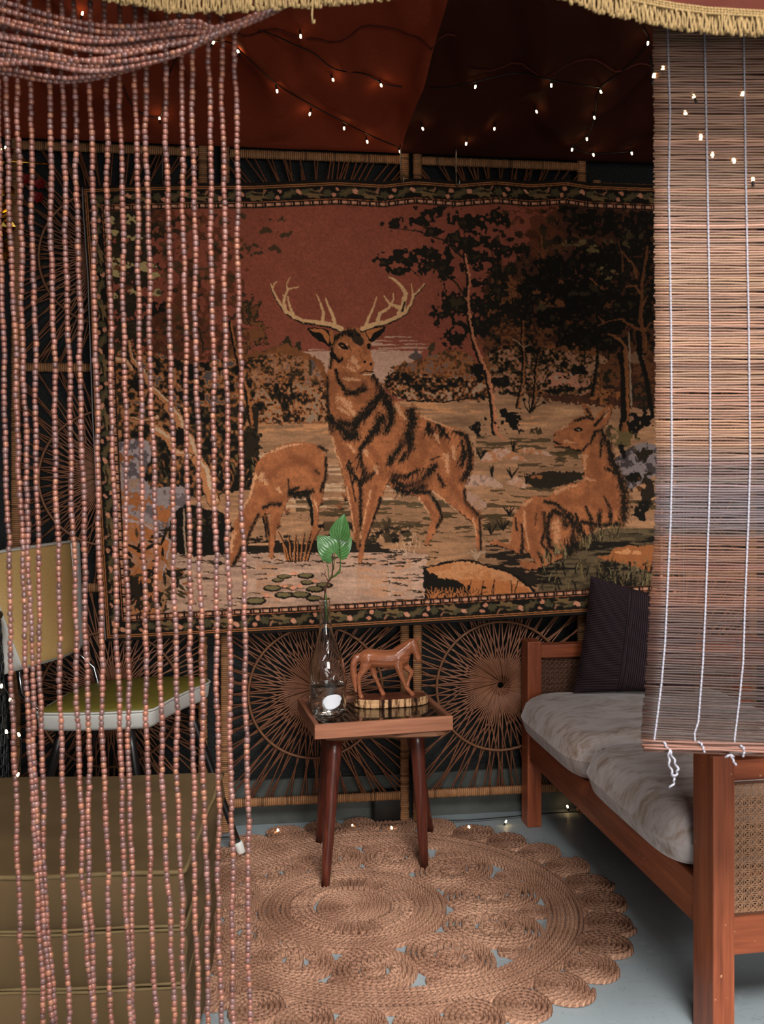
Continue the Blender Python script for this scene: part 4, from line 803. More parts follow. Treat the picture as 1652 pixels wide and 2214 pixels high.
# ---------------- fairy lights ----------------
m = N('warm_bulb'); m.base(lin((255, 230, 180)), .3); m.b.inputs['Emission Color'].default_value = (1, .66, .30, 1); m.b.inputs['Emission Strength'].default_value = 24; M['bulb'] = m.m
M['wire'] = plain('black_wire', (14, 13, 12), .5, .4, bump=0)
bq = MB(); bq.lathe([(.0004, .0062), (.0018, .0056), (.0027, .003), (.0029, .0), (.0025, -.003), (.0016, -.0045)], 10); BULB = bq.mesh('bulb', M['bulb'])
sq = MB(); sq.lathe([(.0022, -.0035), (.0026, -.005), (.0026, -.015), (.0012, -.017)], 8); SOCK = sq.mesh('socket', M['wire'])
def lights(name, label, bulbs, wires, loc, cat='string lights', bs=1.0):
    T = wthing(name, loc, label, cat)
    for wr in wires:
        q = MB(); n = len(wr); pts = []
        for i in range(n-1):
            for t in range(6):
                s_ = t/6; p0, p1, p2, p3 = wr[max(i-1, 0)], wr[i], wr[i+1], wr[min(i+2, n-1)]
                pts.append(.5*((2*p1)+(p2-p0)*s_+(2*p0-5*p1+4*p2-p3)*s_*s_+(3*p1-p0-3*p2+p3)*s_**3))
        pts.append(wr[-1]); q.tube(pts, .0019, 5); put(q, 'wire', M['wire'], T)
    for p, up in bulbs:
        b = inst('bulb', BULB, T, Vector(p)-WP[T.name]); r = (random.uniform(-.5, .5)+(0 if up else math.pi), random.uniform(-.5, .5), 0); b.rotation_euler = r; b.scale = (bs, bs, bs)
        s = inst('socket', SOCK, b)
    return T
ch = lambda px, py, off=.022: canopy_hit(px, py, off)
lights('fairy_lights', 'fairy light string sagging from the middle top down to the paired posts', [(ch(x, y), False) for x, y in [(650, 78), (720, 172), (824, 184), (1028, 187), (1192, 184), (1299, 198)]], [[ch(x, y, .012) for x, y in [(560, 66), (590, 75), (640, 98), (680, 116), (725, 150), (790, 160), (840, 184), (950, 190), (1030, 176), (1120, 158), (1190, 172), (1300, 190)]]], (.2, 2.6, 2.1))
lights('fairy_lights', 'fairy light string running down across the left half of the red cloth', [(ch(x, y), False) for x, y in [(599, 196), (670, 246), (744, 277), (794, 306), (865, 328)]]+[(ch(515, 112, .012), True)], [[ch(x, y, .012) for x, y in [(455, 88), (500, 93), (530, 120), (600, 182), (665, 222), (740, 262), (800, 292), (862, 318)]]], (-.2, 2.7, 2.1))
lights('fairy_lights', 'fairy light string looping behind the hanging beads at upper left', [(ch(x, y), True) for x, y in [(461, 93), (345, 257), (148, 72), (178, 30)]], [[ch(x, y, .012) for x, y in [(470, 88), (420, 92), (388, 118), (370, 150), (360, 190), (352, 230), (345, 254), (310, 246), (285, 226), (268, 190)]]], (-.7, 2.6, 2.1))
lights('fairy_lights', 'fairy light string in the dark right half of the canopy', [(ch(x, y), False) for x, y in [(914, 278), (1069, 278), (1160, 241), (1285, 254), (1269, 300), (1008, 310), (1237, 323), (1283, 334), (1366, 331), (1401, 93), (1385, 14)]], [[ch(x, y, .006) for x, y in [(1390, 60), (1400, 95), (1350, 150), (1296, 195), (1287, 250), (1270, 296), (1240, 320), (1284, 332), (1368, 328)]]], (.6, 2.7, 2.1))
# ---------------- wood, cloth and leather of the furniture ----------------
M['redwoodX'] = wood('red_wood_along_x', (104, 50, 30), (166, 88, 54), 'X', .36, wear=(190, 140, 100))
M['redwoodY'] = wood('red_wood_along_y', (104, 50, 30), (166, 88, 54), 'Y', .36, wear=(190, 140, 100))
M['redwoodZ'] = wood('red_wood_along_z', (104, 50, 30), (166, 88, 54), 'Z', .36, wear=(190, 140, 100))
# ---------------- sofa ----------------
SO = Vector((.640, 1.965, 0)); SA = math.radians(9.8)
sofa = empty('sofa', SO, SA, 'two seat sofa with reddish brown wooden frame and cane arm panels, right side', 'sofa')
def part(fn, name, mat, parent=sofa, smooth=False, kind=None, label=None):
    q = MB(); fn(q); o = q.build(name, mat, parent, smooth, kind)
    if label: o['label'] = label
    return o
DP = .74
for x0 in (0, DP-.045):
    part(lambda q: q.rbox(x0, x0+.045, 0, .085, 0, .567, .003, 2), 'leg', M['redwoodZ'])
    part(lambda q: q.rbox(x0, x0+.045, 1.152, 1.214, 0, .567, .003, 2), 'leg', M['redwoodZ'])
part(lambda q: q.rbox(.006, .034, .085, 1.152, .203, .296, .002, 2), 'front_rail', M['redwoodY'])
part(lambda q: q.rbox(DP-.034, DP-.006, .085, 1.152, .203, .296, .002, 2), 'back_rail', M['redwoodY'])
part(lambda q: q.rbox(DP-.034, DP-.006, .085, 1.152, .50, .567, .002, 2), 'back_rail', M['redwoodY'])
for k in range(9):
    part(lambda q: q.rbox(.034, DP-.034, .14+k*.112, .19+k*.112, .262, .280, .002, 1), 'seat_slat', M['redwoodX'])
for y0, y1 in ((.012, .05), (1.168, 1.206)):
    part(lambda q: q.rbox(.045, DP-.045, y0, y1, .512, .553, .003, 2), 'arm_rail', M['redwoodX'])
    part(lambda q: q.rbox(.045, DP-.045, y0, y1, .172, .25, .003, 2), 'arm_rail', M['redwoodX'])
M['canefar'] = plain('shaded_cane', (92, 58, 40), .5, .4)  # far arm: same cane as the near one, shade put into its colour
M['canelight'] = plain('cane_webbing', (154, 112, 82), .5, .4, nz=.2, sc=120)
M['canedark'] = plain('cane_bead', (92, 56, 36), .4, .4)
def cane_panel(y, x0, x1, z0, z1, side, cm='canelight'):
    """woven octagonal cane: paired uprights, paired crossers and both diagonals; rim of bead and a wrapped edge"""
    pan = empty('cane_panel', (0, 0, 0)); pan.parent = sofa
    q = MB(); s = .0155; rad = .02; wd = .0013; yo = y
    def clipseg(p, d, L):
        return p, d, L
    def bar(xa, za, xb, zb, off):
        n = 10 if off else 6; pts = []
        dx, dz = xb-xa, zb-za; L = math.hypot(dx, dz)
        if L < .003: return
        k = max(2, int(L/s*2)); px_, pz_ = -dz/L*wd, dx/L*wd
        vs = []
        for i in range(k+1):
            t = i/k; yy = yo+side*(off+.0007*math.cos(i*math.pi))
            cx, cz = xa+dx*t, za+dz*t
            vs += [(cx-px_, yy+.0005, cz-pz_), (cx, yy+side*.0007, cz), (cx+px_, yy+.0005, cz+pz_)]
        q.add(vs, [(3*i+j, 3*i+j+1, 3*i+j+4, 3*i+j+3) for i in range(k) for j in (0, 1)])
    def inside(x, z):
        cx = min(max(x, x0+rad), x1-rad); cz = min(max(z, z0+rad), z1-rad); return math.hypot(x-cx, z-cz) <= rad
    x = x0+.004
    while x < x1:
        for e in (-.0019, .0019):
            dzr = 0 if x0+rad < x+e < x1-rad else rad-math.sqrt(max(0, rad*rad-(rad-min(x+e-x0, x1-x-e))**2))
            bar(x+e, z0+dzr, x+e, z1-dzr, .001)
        x += s
    z = z0+.004
    while z < z1:
        for e in (-.0019, .0019):
            dr = 0 if z0+rad < z+e < z1-rad else rad-math.sqrt(max(0, rad*rad-(rad-min(z+e-z0, z1-z-e))**2))
            bar(x0+dr, z+e, x1-dr, z+e, .0018)
        z += s
    for sg in (1, -1):
        c = -s*math.ceil((z1-z0)/s)-s*0
        while c < (x1-x0)+(z1-z0)+s:
            pts = []
            for i in range(0, 120):
                zz = z0+(z1-z0)*i/119; xx = x0+.004+c+(0 if sg > 0 else 0)+sg*(zz-z0-.004)
                if x0 < xx < x1 and inside(xx, zz): pts.append((xx, zz))
            if len(pts) > 2: bar(pts[0][0], pts[0][1], pts[-1][0], pts[-1][1], .0026 if sg > 0 else .0033)
            c += s
    w_ = q.build('cane_webbing', M[cm], pan, True, 'stuff')
    q = MB(); ring = []
    for (cx, cz, a0) in ((x1-rad, z1-rad, 0), (x0+rad, z1-rad, 1), (x0+rad, z0+rad, 2), (x1-rad, z0+rad, 3)):
        for k in range(7):
            a = (a0+k/6)*math.pi/2; ring.append(Vector((cx+(rad+.0022)*math.cos(a), yo, cz+(rad+.0022)*math.sin(a))))
    ring.append(ring[0].copy()); q.tube(ring, .003, 6, cap=False); q.build('bead_frame', M['canedark'], pan)
    q = MB(); L = 0; last = None; r2 = []
    for i in range(len(ring)-1):
        n = max(1, int((ring[i+1]-ring[i]).length/.0015)); r2 += [ring[i].lerp(ring[i+1], t/n) for t in range(n)]
    ctr = Vector(((x0+x1)/2, yo, (z0+z1)/2)); P_ = []
    for i, p in enumerate(r2):
        d = (Vector((min(max(p.x, x0+rad), x1-rad), yo, min(max(p.z, z0+rad), z1-rad)))-p); d = d.normalized() if d.length > 1e-6 else Vector((0, 0, 0))
        ph = i*2*math.pi/6; P_.append(p+d*(.0052+.0014*math.sin(ph))+Vector((0, side*(.0018+.0012*math.cos(ph)), 0)))
    q.tube(P_, .0019, 5, cap=False); q.build('edge_binding', M[cm], pan)
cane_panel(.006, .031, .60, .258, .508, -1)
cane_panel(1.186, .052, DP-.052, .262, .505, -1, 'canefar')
m = N('mushroom_velvet'); v = m.coord('Object'); n1 = m.noise(m.coord('Object', (1, 2.2, 1.6), (0, 0, .5)), 9, 6, 1.2); n2 = m.noise(m.coord('Object', (1, 3.5, 1), (0, 0, .4)), 34, 5, .6); n3 = m.noise(v, 400, 2)
h = m.math('ADD', m.math('MULTIPLY', n1, .68), m.math('MULTIPLY', n2, .34)); cc = m.ramp(h, [(.36, lin((126, 104, 88))), (.44, lin((150, 132, 120))), (.51, lin((168, 153, 147))), (.62, lin((178, 165, 161)))])
m.base(cc, .85, .15); m.b.inputs['Sheen Weight'].default_value = .5; m.b.inputs['Sheen Roughness'].default_value = .4; m.bump(n3, .25, .001); M['velvet'] = m.m
m = N('seat_corduroy'); wv = m.wave(m.coord('Object', (1, 1, 1), (0, 0, 0)), 130, 0, 0, 1, 'Z'); wv2 = m.wave(m.coord('Object'), 130, .4, 1, 1, 'X'); m.base(m.mix(m.math('MULTIPLY', wv, wv2), lin((84, 66, 48)), lin((140, 116, 90))), .9, .1); m.bump(wv, .5, .002); M['cord'] = m.m
def puff(q, x0, x1, y0, y1, z0, z1, ex=3.6, rx=.055, nx=56, ny=48, bulge=.012, seed=0):
    """closed cushion: rounded plan, bull-nosed rim, slightly crowned top and wrinkled rim"""
    cx, cy, hx, hy = (x0+x1)/2, (y0+y1)/2, (x1-x0)/2, (y1-y0)/2
    def P(u, v, top):
        a = (abs(u)**ex+abs(v)**ex); 
        # square to superellipse mapping
        mxx = max(abs(u), abs(v), 1e-6); nn = max(1.0, (abs(u/mxx)**7+abs(v/mxx)**7)**(1/7)); X = u/nn; Y = v/nn
        ed = min(1.0, (1-max(abs(u), abs(v)))*max(hx, hy)/rx); s_ = math.sqrt(max(0, 1-(1-ed)**2))
        cr = bulge*(1-u*u)*(1-v*v)+.003*math.sin(u*7+seed)*math.cos(v*6+seed)*ed
        zm = (z0+z1)/2; z = zm+(z1-zm+cr)*s_ if top else zm-(zm-z0)*s_
        return (cx+X*hx, cy+Y*hy, z)
    q.grid(lambda a, b: P(a*2-1, b*2-1, True), nx, ny); q.grid(lambda a, b: P(1-a*2, b*2-1, False), nx, ny)
def seat(name, y0, y1, lb, sd):
    T = empty(name, SO, SA, lb, 'cushion', 'seat cushions of the sofa')
    q = MB(); puff(q, -.048, .62, y0, y1, .296, .418, rx=.062, seed=sd); o = q.build('cushion_body', M['velvet'], T)
    q = MB()
    q.tube([Vector((.03+t*.55, y0-.0005+.0015*math.sin(t*9), .392)) for t in [i/30 for i in range(31)]], .003, 6); q.build('seam', M['cord'], T)
    q = MB(); q.grid(lambda a, b: (.02+a*.56, y0+.0005+.006*(2*b-1)**2+.001*math.sin(a*70), .328+b*.058), 60, 8); q.build('side_gusset', M['cord'], T)
    return T
seat('seat_cushion', .630, 1.155, 'far seat cushion of mushroom velvet, beside the dark pillow', 1)
seat('seat_cushion', .088, .622, 'near seat cushion of mushroom velvet, behind the front sofa leg', 4)
# ---------------- dark pillow ----------------
m = N('ribbed_aubergine'); uv = m.n('ShaderNodeUVMap'); mp = m.n('ShaderNodeMapping'); m.l(uv.outputs[0], mp.inputs[0])
sx = m.n('ShaderNodeSeparateXYZ'); m.l(mp.outputs[0], sx.inputs[0])
wy = m.math('SINE', m.math('MULTIPLY', sx.outputs[1], 420)); wx = m.math('SINE', m.math('MULTIPLY', sx.outputs[0], 360)); side = m.math('GREATER_THAN', sx.outputs[0], .34)
mx = m.n('ShaderNodeMix', data_type='FLOAT'); m.l(side, mx.inputs[0]); m.l(wy, mx.inputs[2]); m.l(wx, mx.inputs[3]); rib = mx.outputs[0]
rr = m.math('ADD', m.math('MULTIPLY', rib, .5), .5); m.base(m.mix(rr, lin((24, 17, 20)), lin((72, 54, 60))), .85, .2); m.bump(rr, .9, .003); M['pillow'] = m.m
def pillow():
    BL, BR, TL, TR = Vector((.572, 3.045, .424)), Vector((.93, 3.02, .430)), Vector((.637, 3.105, .768)), Vector((.965, 3.09, .68))
    T = wthing('throw_pillow', ((BL+BR)/2), 'dark aubergine ribbed throw pillow leaning against the far sofa arm', 'pillow')
    nrm = (BR-BL).cross(TL-BL).normalized(); me_v = []; uvs = []; n = 44; q = MB()
    def P(u, v, sd):
        a, b = u*2-1, v*2-1; ed = max(0, (1-a**4)*(1-b**4))**.5
        p = BL.lerp(BR, u).lerp(TL.lerp(TR, u), v); pin = (1-abs(a))*.0; c = (BL+BR+TL+TR)/4
        p = p.lerp(c, .035*(1-abs(a)**2)*abs(b)**3+.035*(1-abs(b)**2)*abs(a)**3)
        return p+nrm*sd*(.052*ed+.002*math.sin(a*9+b*5)*ed)
    uvl = []
    for sd in (1, -1):
        q.grid((lambda u, v: P(u, v, 1)) if sd > 0 else (lambda u, v: P(1-u, v, -1)), n, n); uvl += [(i/n if sd > 0 else 1-i/n, j/n) for j in range(n+1) for i in range(n+1)]
    o = put(q, 'pillow_cover', M['pillow'], T); ul = o.data.uv_layers.new(name='UVMap')
    for lp in o.data.loops: ul.data[lp.index].uv = uvl[lp.vertex_index]
    q = MB(); q.tube([P(.34+.03*(1-t), t, 1)+nrm*.0005 for t in [i/24 for i in range(25)]], .0022, 5); put(q, 'seam', M['pillow'], T)
    q = MB(); q.tube([P(.37+.03*(1-t), t, 1)+nrm*.0005 for t in [i/24 for i in range(25)]], .0018, 5); put(q, 'seam', M['pillow'], T)
pillow()
# ---------------- side table ----------------
TC = Vector((-.026, 2.828, 0)); TA = math.radians(13.5); RT = Matrix.Translation(TC) @ Matrix.Rotation(TA, 4, 'Z')
tab = empty('side_table', TC, TA, 'small wooden tray table with glass top and four round tapered legs', 'table')
M['traywoodX'] = wood('tray_wood_x', (120, 70, 48), (176, 116, 84), 'X', .5); M['traywoodY'] = wood('tray_wood_y', (104, 62, 44), (166, 110, 84), 'Y', .45)
W2, D2 = .188, .146
for y0, y1 in ((-D2, -D2+.011), (D2-.011, D2)):
    q = MB(); q.rbox(-W2, W2, y0, y1, .402, .440, .0012, 1); q.build('tray_side', M['traywoodX'], tab, False)
for x0, x1 in ((-W2, -W2+.014), (W2-.014, W2)):
    q = MB(); q.rbox(x0, x1, -D2+.011, D2-.011, .402, .4395, .0012, 1); q.build('tray_side', M['traywoodY'], tab, False)
q = MB(); q.box(-W2+.014, W2-.014, -D2+.011, D2-.011, .404, .414)
m = N('carved_dark_wood'); v = m.coord('Object'); vo = m.n('ShaderNodeTexVoronoi', feature='DISTANCE_TO_EDGE'); vo.inputs['Scale'].default_value = 34; m.l(m.coord('Object', (1, 1.5, 1), (0, 0, .4)), vo.inputs['Vector'])
nn = m.noise(v, 60, 4); m.base(m.mix(nn, lin((50, 34, 24)), lin((104, 74, 54))), .4, .5); m.bump(m.math('ADD', m.math('MULTIPLY', vo.outputs['Distance'], 3), nn), .9, .01); M['carved'] = m.m
q.build('tray_floor', M['carved'], tab, False)
m = N('smoked_glass'); m.base((.86, .9, .86, 1), .03, .5); m.b.inputs['Transmission Weight'].default_value = 1; m.b.inputs['IOR'].default_value = 1.5; M['smoke'] = m.m
q = MB(); q.rbox(-W2+.0145, W2-.0145, -D2+.0115, D2-.0115, .426, .431, .0008, 1); q.build('glass_top', M['smoke'], tab, False)
M['legwood'] = wood('dark_leg_wood', (52, 22, 16), (104, 50, 36), 'Z', .28)
M['roughwood'] = wood('live_edge_wood', (70, 40, 24), (140, 92, 60), 'X', .75)
q = MB(); n = 28; ring = []
for k in range(n):
    a = 2*math.pi*k/n; r = 1+.05*math.sin(a*5)+.04*math.sin(a*9+1); ring.append((.012+.172*r*max(-1, min(1, 1.35*math.cos(a))), .0+.128*r*max(-1, min(1, 1.3*math.sin(a)))))
q.add([(x, y, z) for z, s_ in ((.384, .92), (.390, 1), (.401, .99)) for x, y in [(a*s_, b*s_) for a, b in ring]], [(i*n+k, i*n+(k+1) % n, (i+1)*n+(k+1) % n, (i+1)*n+k) for i in range(2) for k in range(n)]+[tuple(range(n-1, -1, -1)), tuple(2*n+k for k in range(n))])
o = q.build('under_slab', M['roughwood'], tab, False); o.rotation_euler = (0, 0, math.radians(-7)); o['label'] = 'rough edged slab under the tray'
RTI = RT.inverted()
for (bx, by), (tx, ty) in (((-.149, 2.668), (-.126, 2.735)), ((.116, 2.792), (.095, 2.805)), ((-.183, 2.965), (-.148, 2.915)), ((.144, 3.045), (.078, 2.95))):
    b = RTI @ Vector((bx, by, .0095)); t = RTI @ Vector((tx, ty, .39)); q = MB(); P_ = [b.lerp(t, i/8) for i in range(9)]
    q.tube(P_, [.0112+.0105*(i/8)**.9 for i in range(9)], 20); q.build('leg', M['legwood'], tab)
# ---------------- bottle with a cutting ----------------
BO = Vector((-.143, 2.752, .4312)); bot = empty('glass_bottle', BO, 0, 'clear glass bottle with diamond pattern and blank white oval label on the table', 'bottle')
zk = .000227
bot.rotation_euler = (0, math.radians(-2.2), 0)
prof = [(150, 1530), (158, 1522), (195, 1500), (204, 1460), (209, 1380), (214, 1250), (220, 1100), (214, 1000), (203, 900), (188, 830), (165, 750), (138, 680), (110, 600), (90, 540), (78, 480), (70, 400), (64, 300), (61, 235), (61, 205), (69, 200), (70, 188), (63, 180), (64, 170), (69, 160), (68, 130), (64, 116)]
PR = [(r*zk, (1530-z)*zk) for r, z in prof]
def prof_r(z):
    for (r0, z0), (r1, z1) in zip(PR, PR[1:]):
        if z0 <= z <= z1 and z1 > z0:
            return r0+(r1-r0)*(z-z0)/(z1-z0)
    return PR[-1][0]
m = N('clear_glass'); m.base((.97, .985, .98, 1), 0.0, .5); m.b.inputs['Transmission Weight'].default_value = 1; m.b.inputs['IOR'].default_value = 1.47; M['glass'] = m.m
def bottle():
    q = MB(); n = 120; H = PR[-1][1]; zs = [H*i/150 for i in range(151)]
    def rr(z, a):
        r = prof_r(z)
        if .006 < z < .215:
            env = min(1, (z-.006)/.02)*min(1, (.215-z)/.03); K = 5; ph = z*2*math.pi/.105
            w1 = math.exp(-((math.sin((a*K+ph)/2))/.13)**2); w2 = math.exp(-((math.sin((a*K-ph)/2))/.13)**2)
            r += .0018*max(w1, w2)*env
        return r
    vs = [(rr(z, 2*math.pi*k/n)*math.cos(2*math.pi*k/n), rr(z, 2*math.pi*k/n)*math.sin(2*math.pi*k/n), z) for z in zs for k in range(n)]
    zi = [.007+(H-.007)*i/110 for i in range(111)]
    vs2 = [(max(.006, prof_r(z)-.0028)*(math.sin(min(1, (z-.007)/.01+.05)*math.pi/2))*math.cos(2*math.pi*k/n), max(.006, prof_r(z)-.0028)*(math.sin(min(1, (z-.007)/.01+.05)*math.pi/2))*math.sin(2*math.pi*k/n), z) for z in zi for k in range(n)]
    m1, m2 = len(zs), len(zi); f = [(i*n+k, i*n+(k+1) % n, (i+1)*n+(k+1) % n, (i+1)*n+k) for i in range(m1-1) for k in range(n)]
    o = m1*n; f += [(o+i*n+k, o+(i+1)*n+k, o+(i+1)*n+(k+1) % n, o+i*n+(k+1) % n) for i in range(m2-1) for k in range(n)]
    f += [((m1-1)*n+k, (m1-1)*n+(k+1) % n, o+(m2-1)*n+(k+1) % n, o+(m2-1)*n+k) for k in range(n)]
    f += [tuple(range(n-1, -1, -1)), tuple(o+k for k in range(n))]
    q.add(vs+vs2, f); q.build('bottle_glass', M['glass'], bot)
    m = N('water'); m.base((.96, .97, .93, 1), 0, .5); m.b.inputs['Transmission Weight'].default_value = 1; m.b.inputs['IOR'].default_value = 1.33
    q = MB(); q.lathe([(max(.003, (prof_r(z)-.0030)*(math.sin(min(1, (z-.007)/.01+.05)*math.pi/2))), z) for z in [.0078+.082*i/30 for i in range(31)]], 60); q.build('water', m.m, bot)
    q = MB(); a0 = math.radians(-90)+math.asin(max(-1, min(1, (722.6-711.5)*2.71/2200/.047)))
    rings = []
    for i in range(9):
        for k in range(40):
            s_ = i/8; t = 2*math.pi*k/40; x = .0285*s_*math.cos(t); z = .0195*s_*math.sin(t)*(1-.12*math.cos(t))+.0022*x/.02
            if s_ > .7 and abs(t-6.0) < .22: x *= .86
            rings.append((x, z))
    zc = (1530-1300)*zk
    def lp(x, z, off): a = a0+x/.047; r = prof_r(zc+z)+off; return (r*math.cos(a), r*math.sin(a), zc+z)
    q.add([lp(x, z, .0007) for x, z in rings]+[lp(x, z, .0003) for x, z in rings[-40:]], [(i*40+k, i*40+(k+1) % 40, (i+1)*40+(k+1) % 40, (i+1)*40+k) for i in range(9) for k in range(40)])
    q.build('paper_label', plain('white_paper', (226, 226, 230), .6, .3, nz=.02), bot)['label'] = 'blank white oval label torn at the right'
bottle()
def leafmat():
    m = N('pothos_leaf'); uv = m.n('ShaderNodeUVMap'); sx = m.n('ShaderNodeSeparateXYZ'); m.l(uv.outputs[0], sx.inputs[0])
    st = m.math('SINE', m.math('ADD', m.math('MULTIPLY', m.math('ABSOLUTE', sx.outputs[0]), 26), m.math('MULTIPLY', sx.outputs[1], -14)))
    rb = m.ramp(m.math('ABSOLUTE', sx.outputs[0]), [(.0, (1, 1, 1, 1)), (.06, (0, 0, 0, 1))])
    n = m.noise(m.coord('Object'), 60, 3); c = m.mix(n, lin((50, 104, 44)), lin((98, 156, 80))); c = m.mix(m.math('MULTIPLY', m.math('ADD', st, 1), .16), c, lin((150, 190, 126))); c = m.mix(m.math('MULTIPLY', rb, .5), c, lin((160, 200, 130)))
    m.base(c, .22, .6); m.bump(st, .25, .001); return m.m
M['leaf'] = leafmat(); M['stem'] = plain('green_stem', (86, 110, 44), .4, .4, sc=120); M['twig'] = plain('brown_stem', (84, 50, 38), .6, .3, sc=120)
def cutting():
    T = wthing('plant_cutting', BO, 'green leafy vine cutting with four leaves standing in the bottle', 'plant'); YB = 2.752
    Z = lambda x, z, dy=0: at(600+.2724*x, 1080+.2724*z, YB)+Vector((0, dy, 0))
    def leaf(base, tip, hw, fold, tw, curl):
        b, t = Vector(base), Vector(tip); ax = t-b; L = ax.length; ax.normalize(); nv = Vector((0, -1, 0)); nv = (nv-ax*nv.dot(ax)).normalized(); sd = ax.cross(nv)
        nv = (nv*math.cos(tw)+sd*math.sin(tw)); sd = ax.cross(nv)
        q = MB(); nu, nv_ = 14, 18; uvl = []
        def P(u, v, off=0):
            x = u*2-1; wv = math.sin(math.pi*min(1, v**.62))**.85*(1-.12*v) if v < .999 else 0; wv = max(0, wv)
            return b+ax*(v*L+ (abs(x)**2)*wv*hw*-.28*(1-v))+sd*(x*hw*wv)+nv*(fold*abs(x)*hw*wv+curl*(v-.5)**2*L+off)
        q.grid(lambda u, v: P(u, v), nu, nv_); q.grid(lambda u, v: P(1-u, v, -.0006), nu, nv_); uvl = [((i/nu*2-1), j/nv_) for j in range(nv_+1) for i in range(nu+1)]+[((1-i/nu*2), j/nv_) for j in range(nv_+1) for i in range(nu+1)]
        o = put(q, 'leaf', M['leaf'], T); ul = o.data.uv_layers.new(name='UVMap')
        for lp in o.data.loops: ul.data[lp.index].uv = uvl[lp.vertex_index]
    leaf(Z(490, 318, -.006), Z(528, 112, -.014), .0310, .16, -.25, -.25)
    leaf(Z(445, 425, -.002), Z(318, 285, .0), .0350, .12, .2, -.3)
    leaf(Z(455, 425, .006), Z(590, 305, .012), .0330, .15, -.2, -.3)
    leaf(Z(386, 492, -.004), Z(412, 425, -.008), .0150, .2, .3, -.3)
    q = MB(); q.tube([Z(380, 1000), Z(374, 880), Z(376, 770), Z(382, 700), Z(405, 650), Z(432, 610), Z(440, 540), Z(436, 470), Z(442, 425)], [.0018, .0022, .0026, .0026, .0024, .0022, .0018, .0015, .0012], 8); put(q, 'stem', M['twig'], T)
    q = MB(); q.tube([Z(392, 960), Z(386, 860), Z(384, 770), Z(378, 720)], [.003, .0034, .003, .0014], 8); put(q, 'stem', M['stem'], T)
    q = MB(); q.tube([Z(425, 625), Z(462, 600), Z(492, 570), Z(500, 530), Z(500, 450), Z(494, 370), Z(490, 312, -.006)], [.002, .003, .0032, .0016, .0013, .0012, .0012], 8); put(q, 'petiole', M['stem'], T)
    q = MB(); q.tube([Z(415, 640), Z(404, 600), Z(402, 545), Z(390, 505), Z(386, 488, -.004)], [.0014, .0013, .0012, .001, .001], 8); put(q, 'petiole', M['stem'], T)
    q = MB(); q.tube([Z(446, 560), Z(450, 500), Z(455, 430, .006)], .0012, 6); put(q, 'petiole', M['stem'], T)
    q = MB()
    for a, b, c in (((405, 650), (378, 600), (342, 580)), ((360, 585), (350, 600), (352, 612)), ((440, 610), (480, 590), (520, 575)), ((400, 655), (420, 680), (408, 700)), ((372, 600), (380, 580), (376, 566)), ((385, 690), (372, 720), (375, 768))):
        q.tube([Z(*a), Z(*b), Z(*c)], [.0012, .001, .0005], 5)
    put(q, 'aerial_root', M['twig'], T)
cutting()
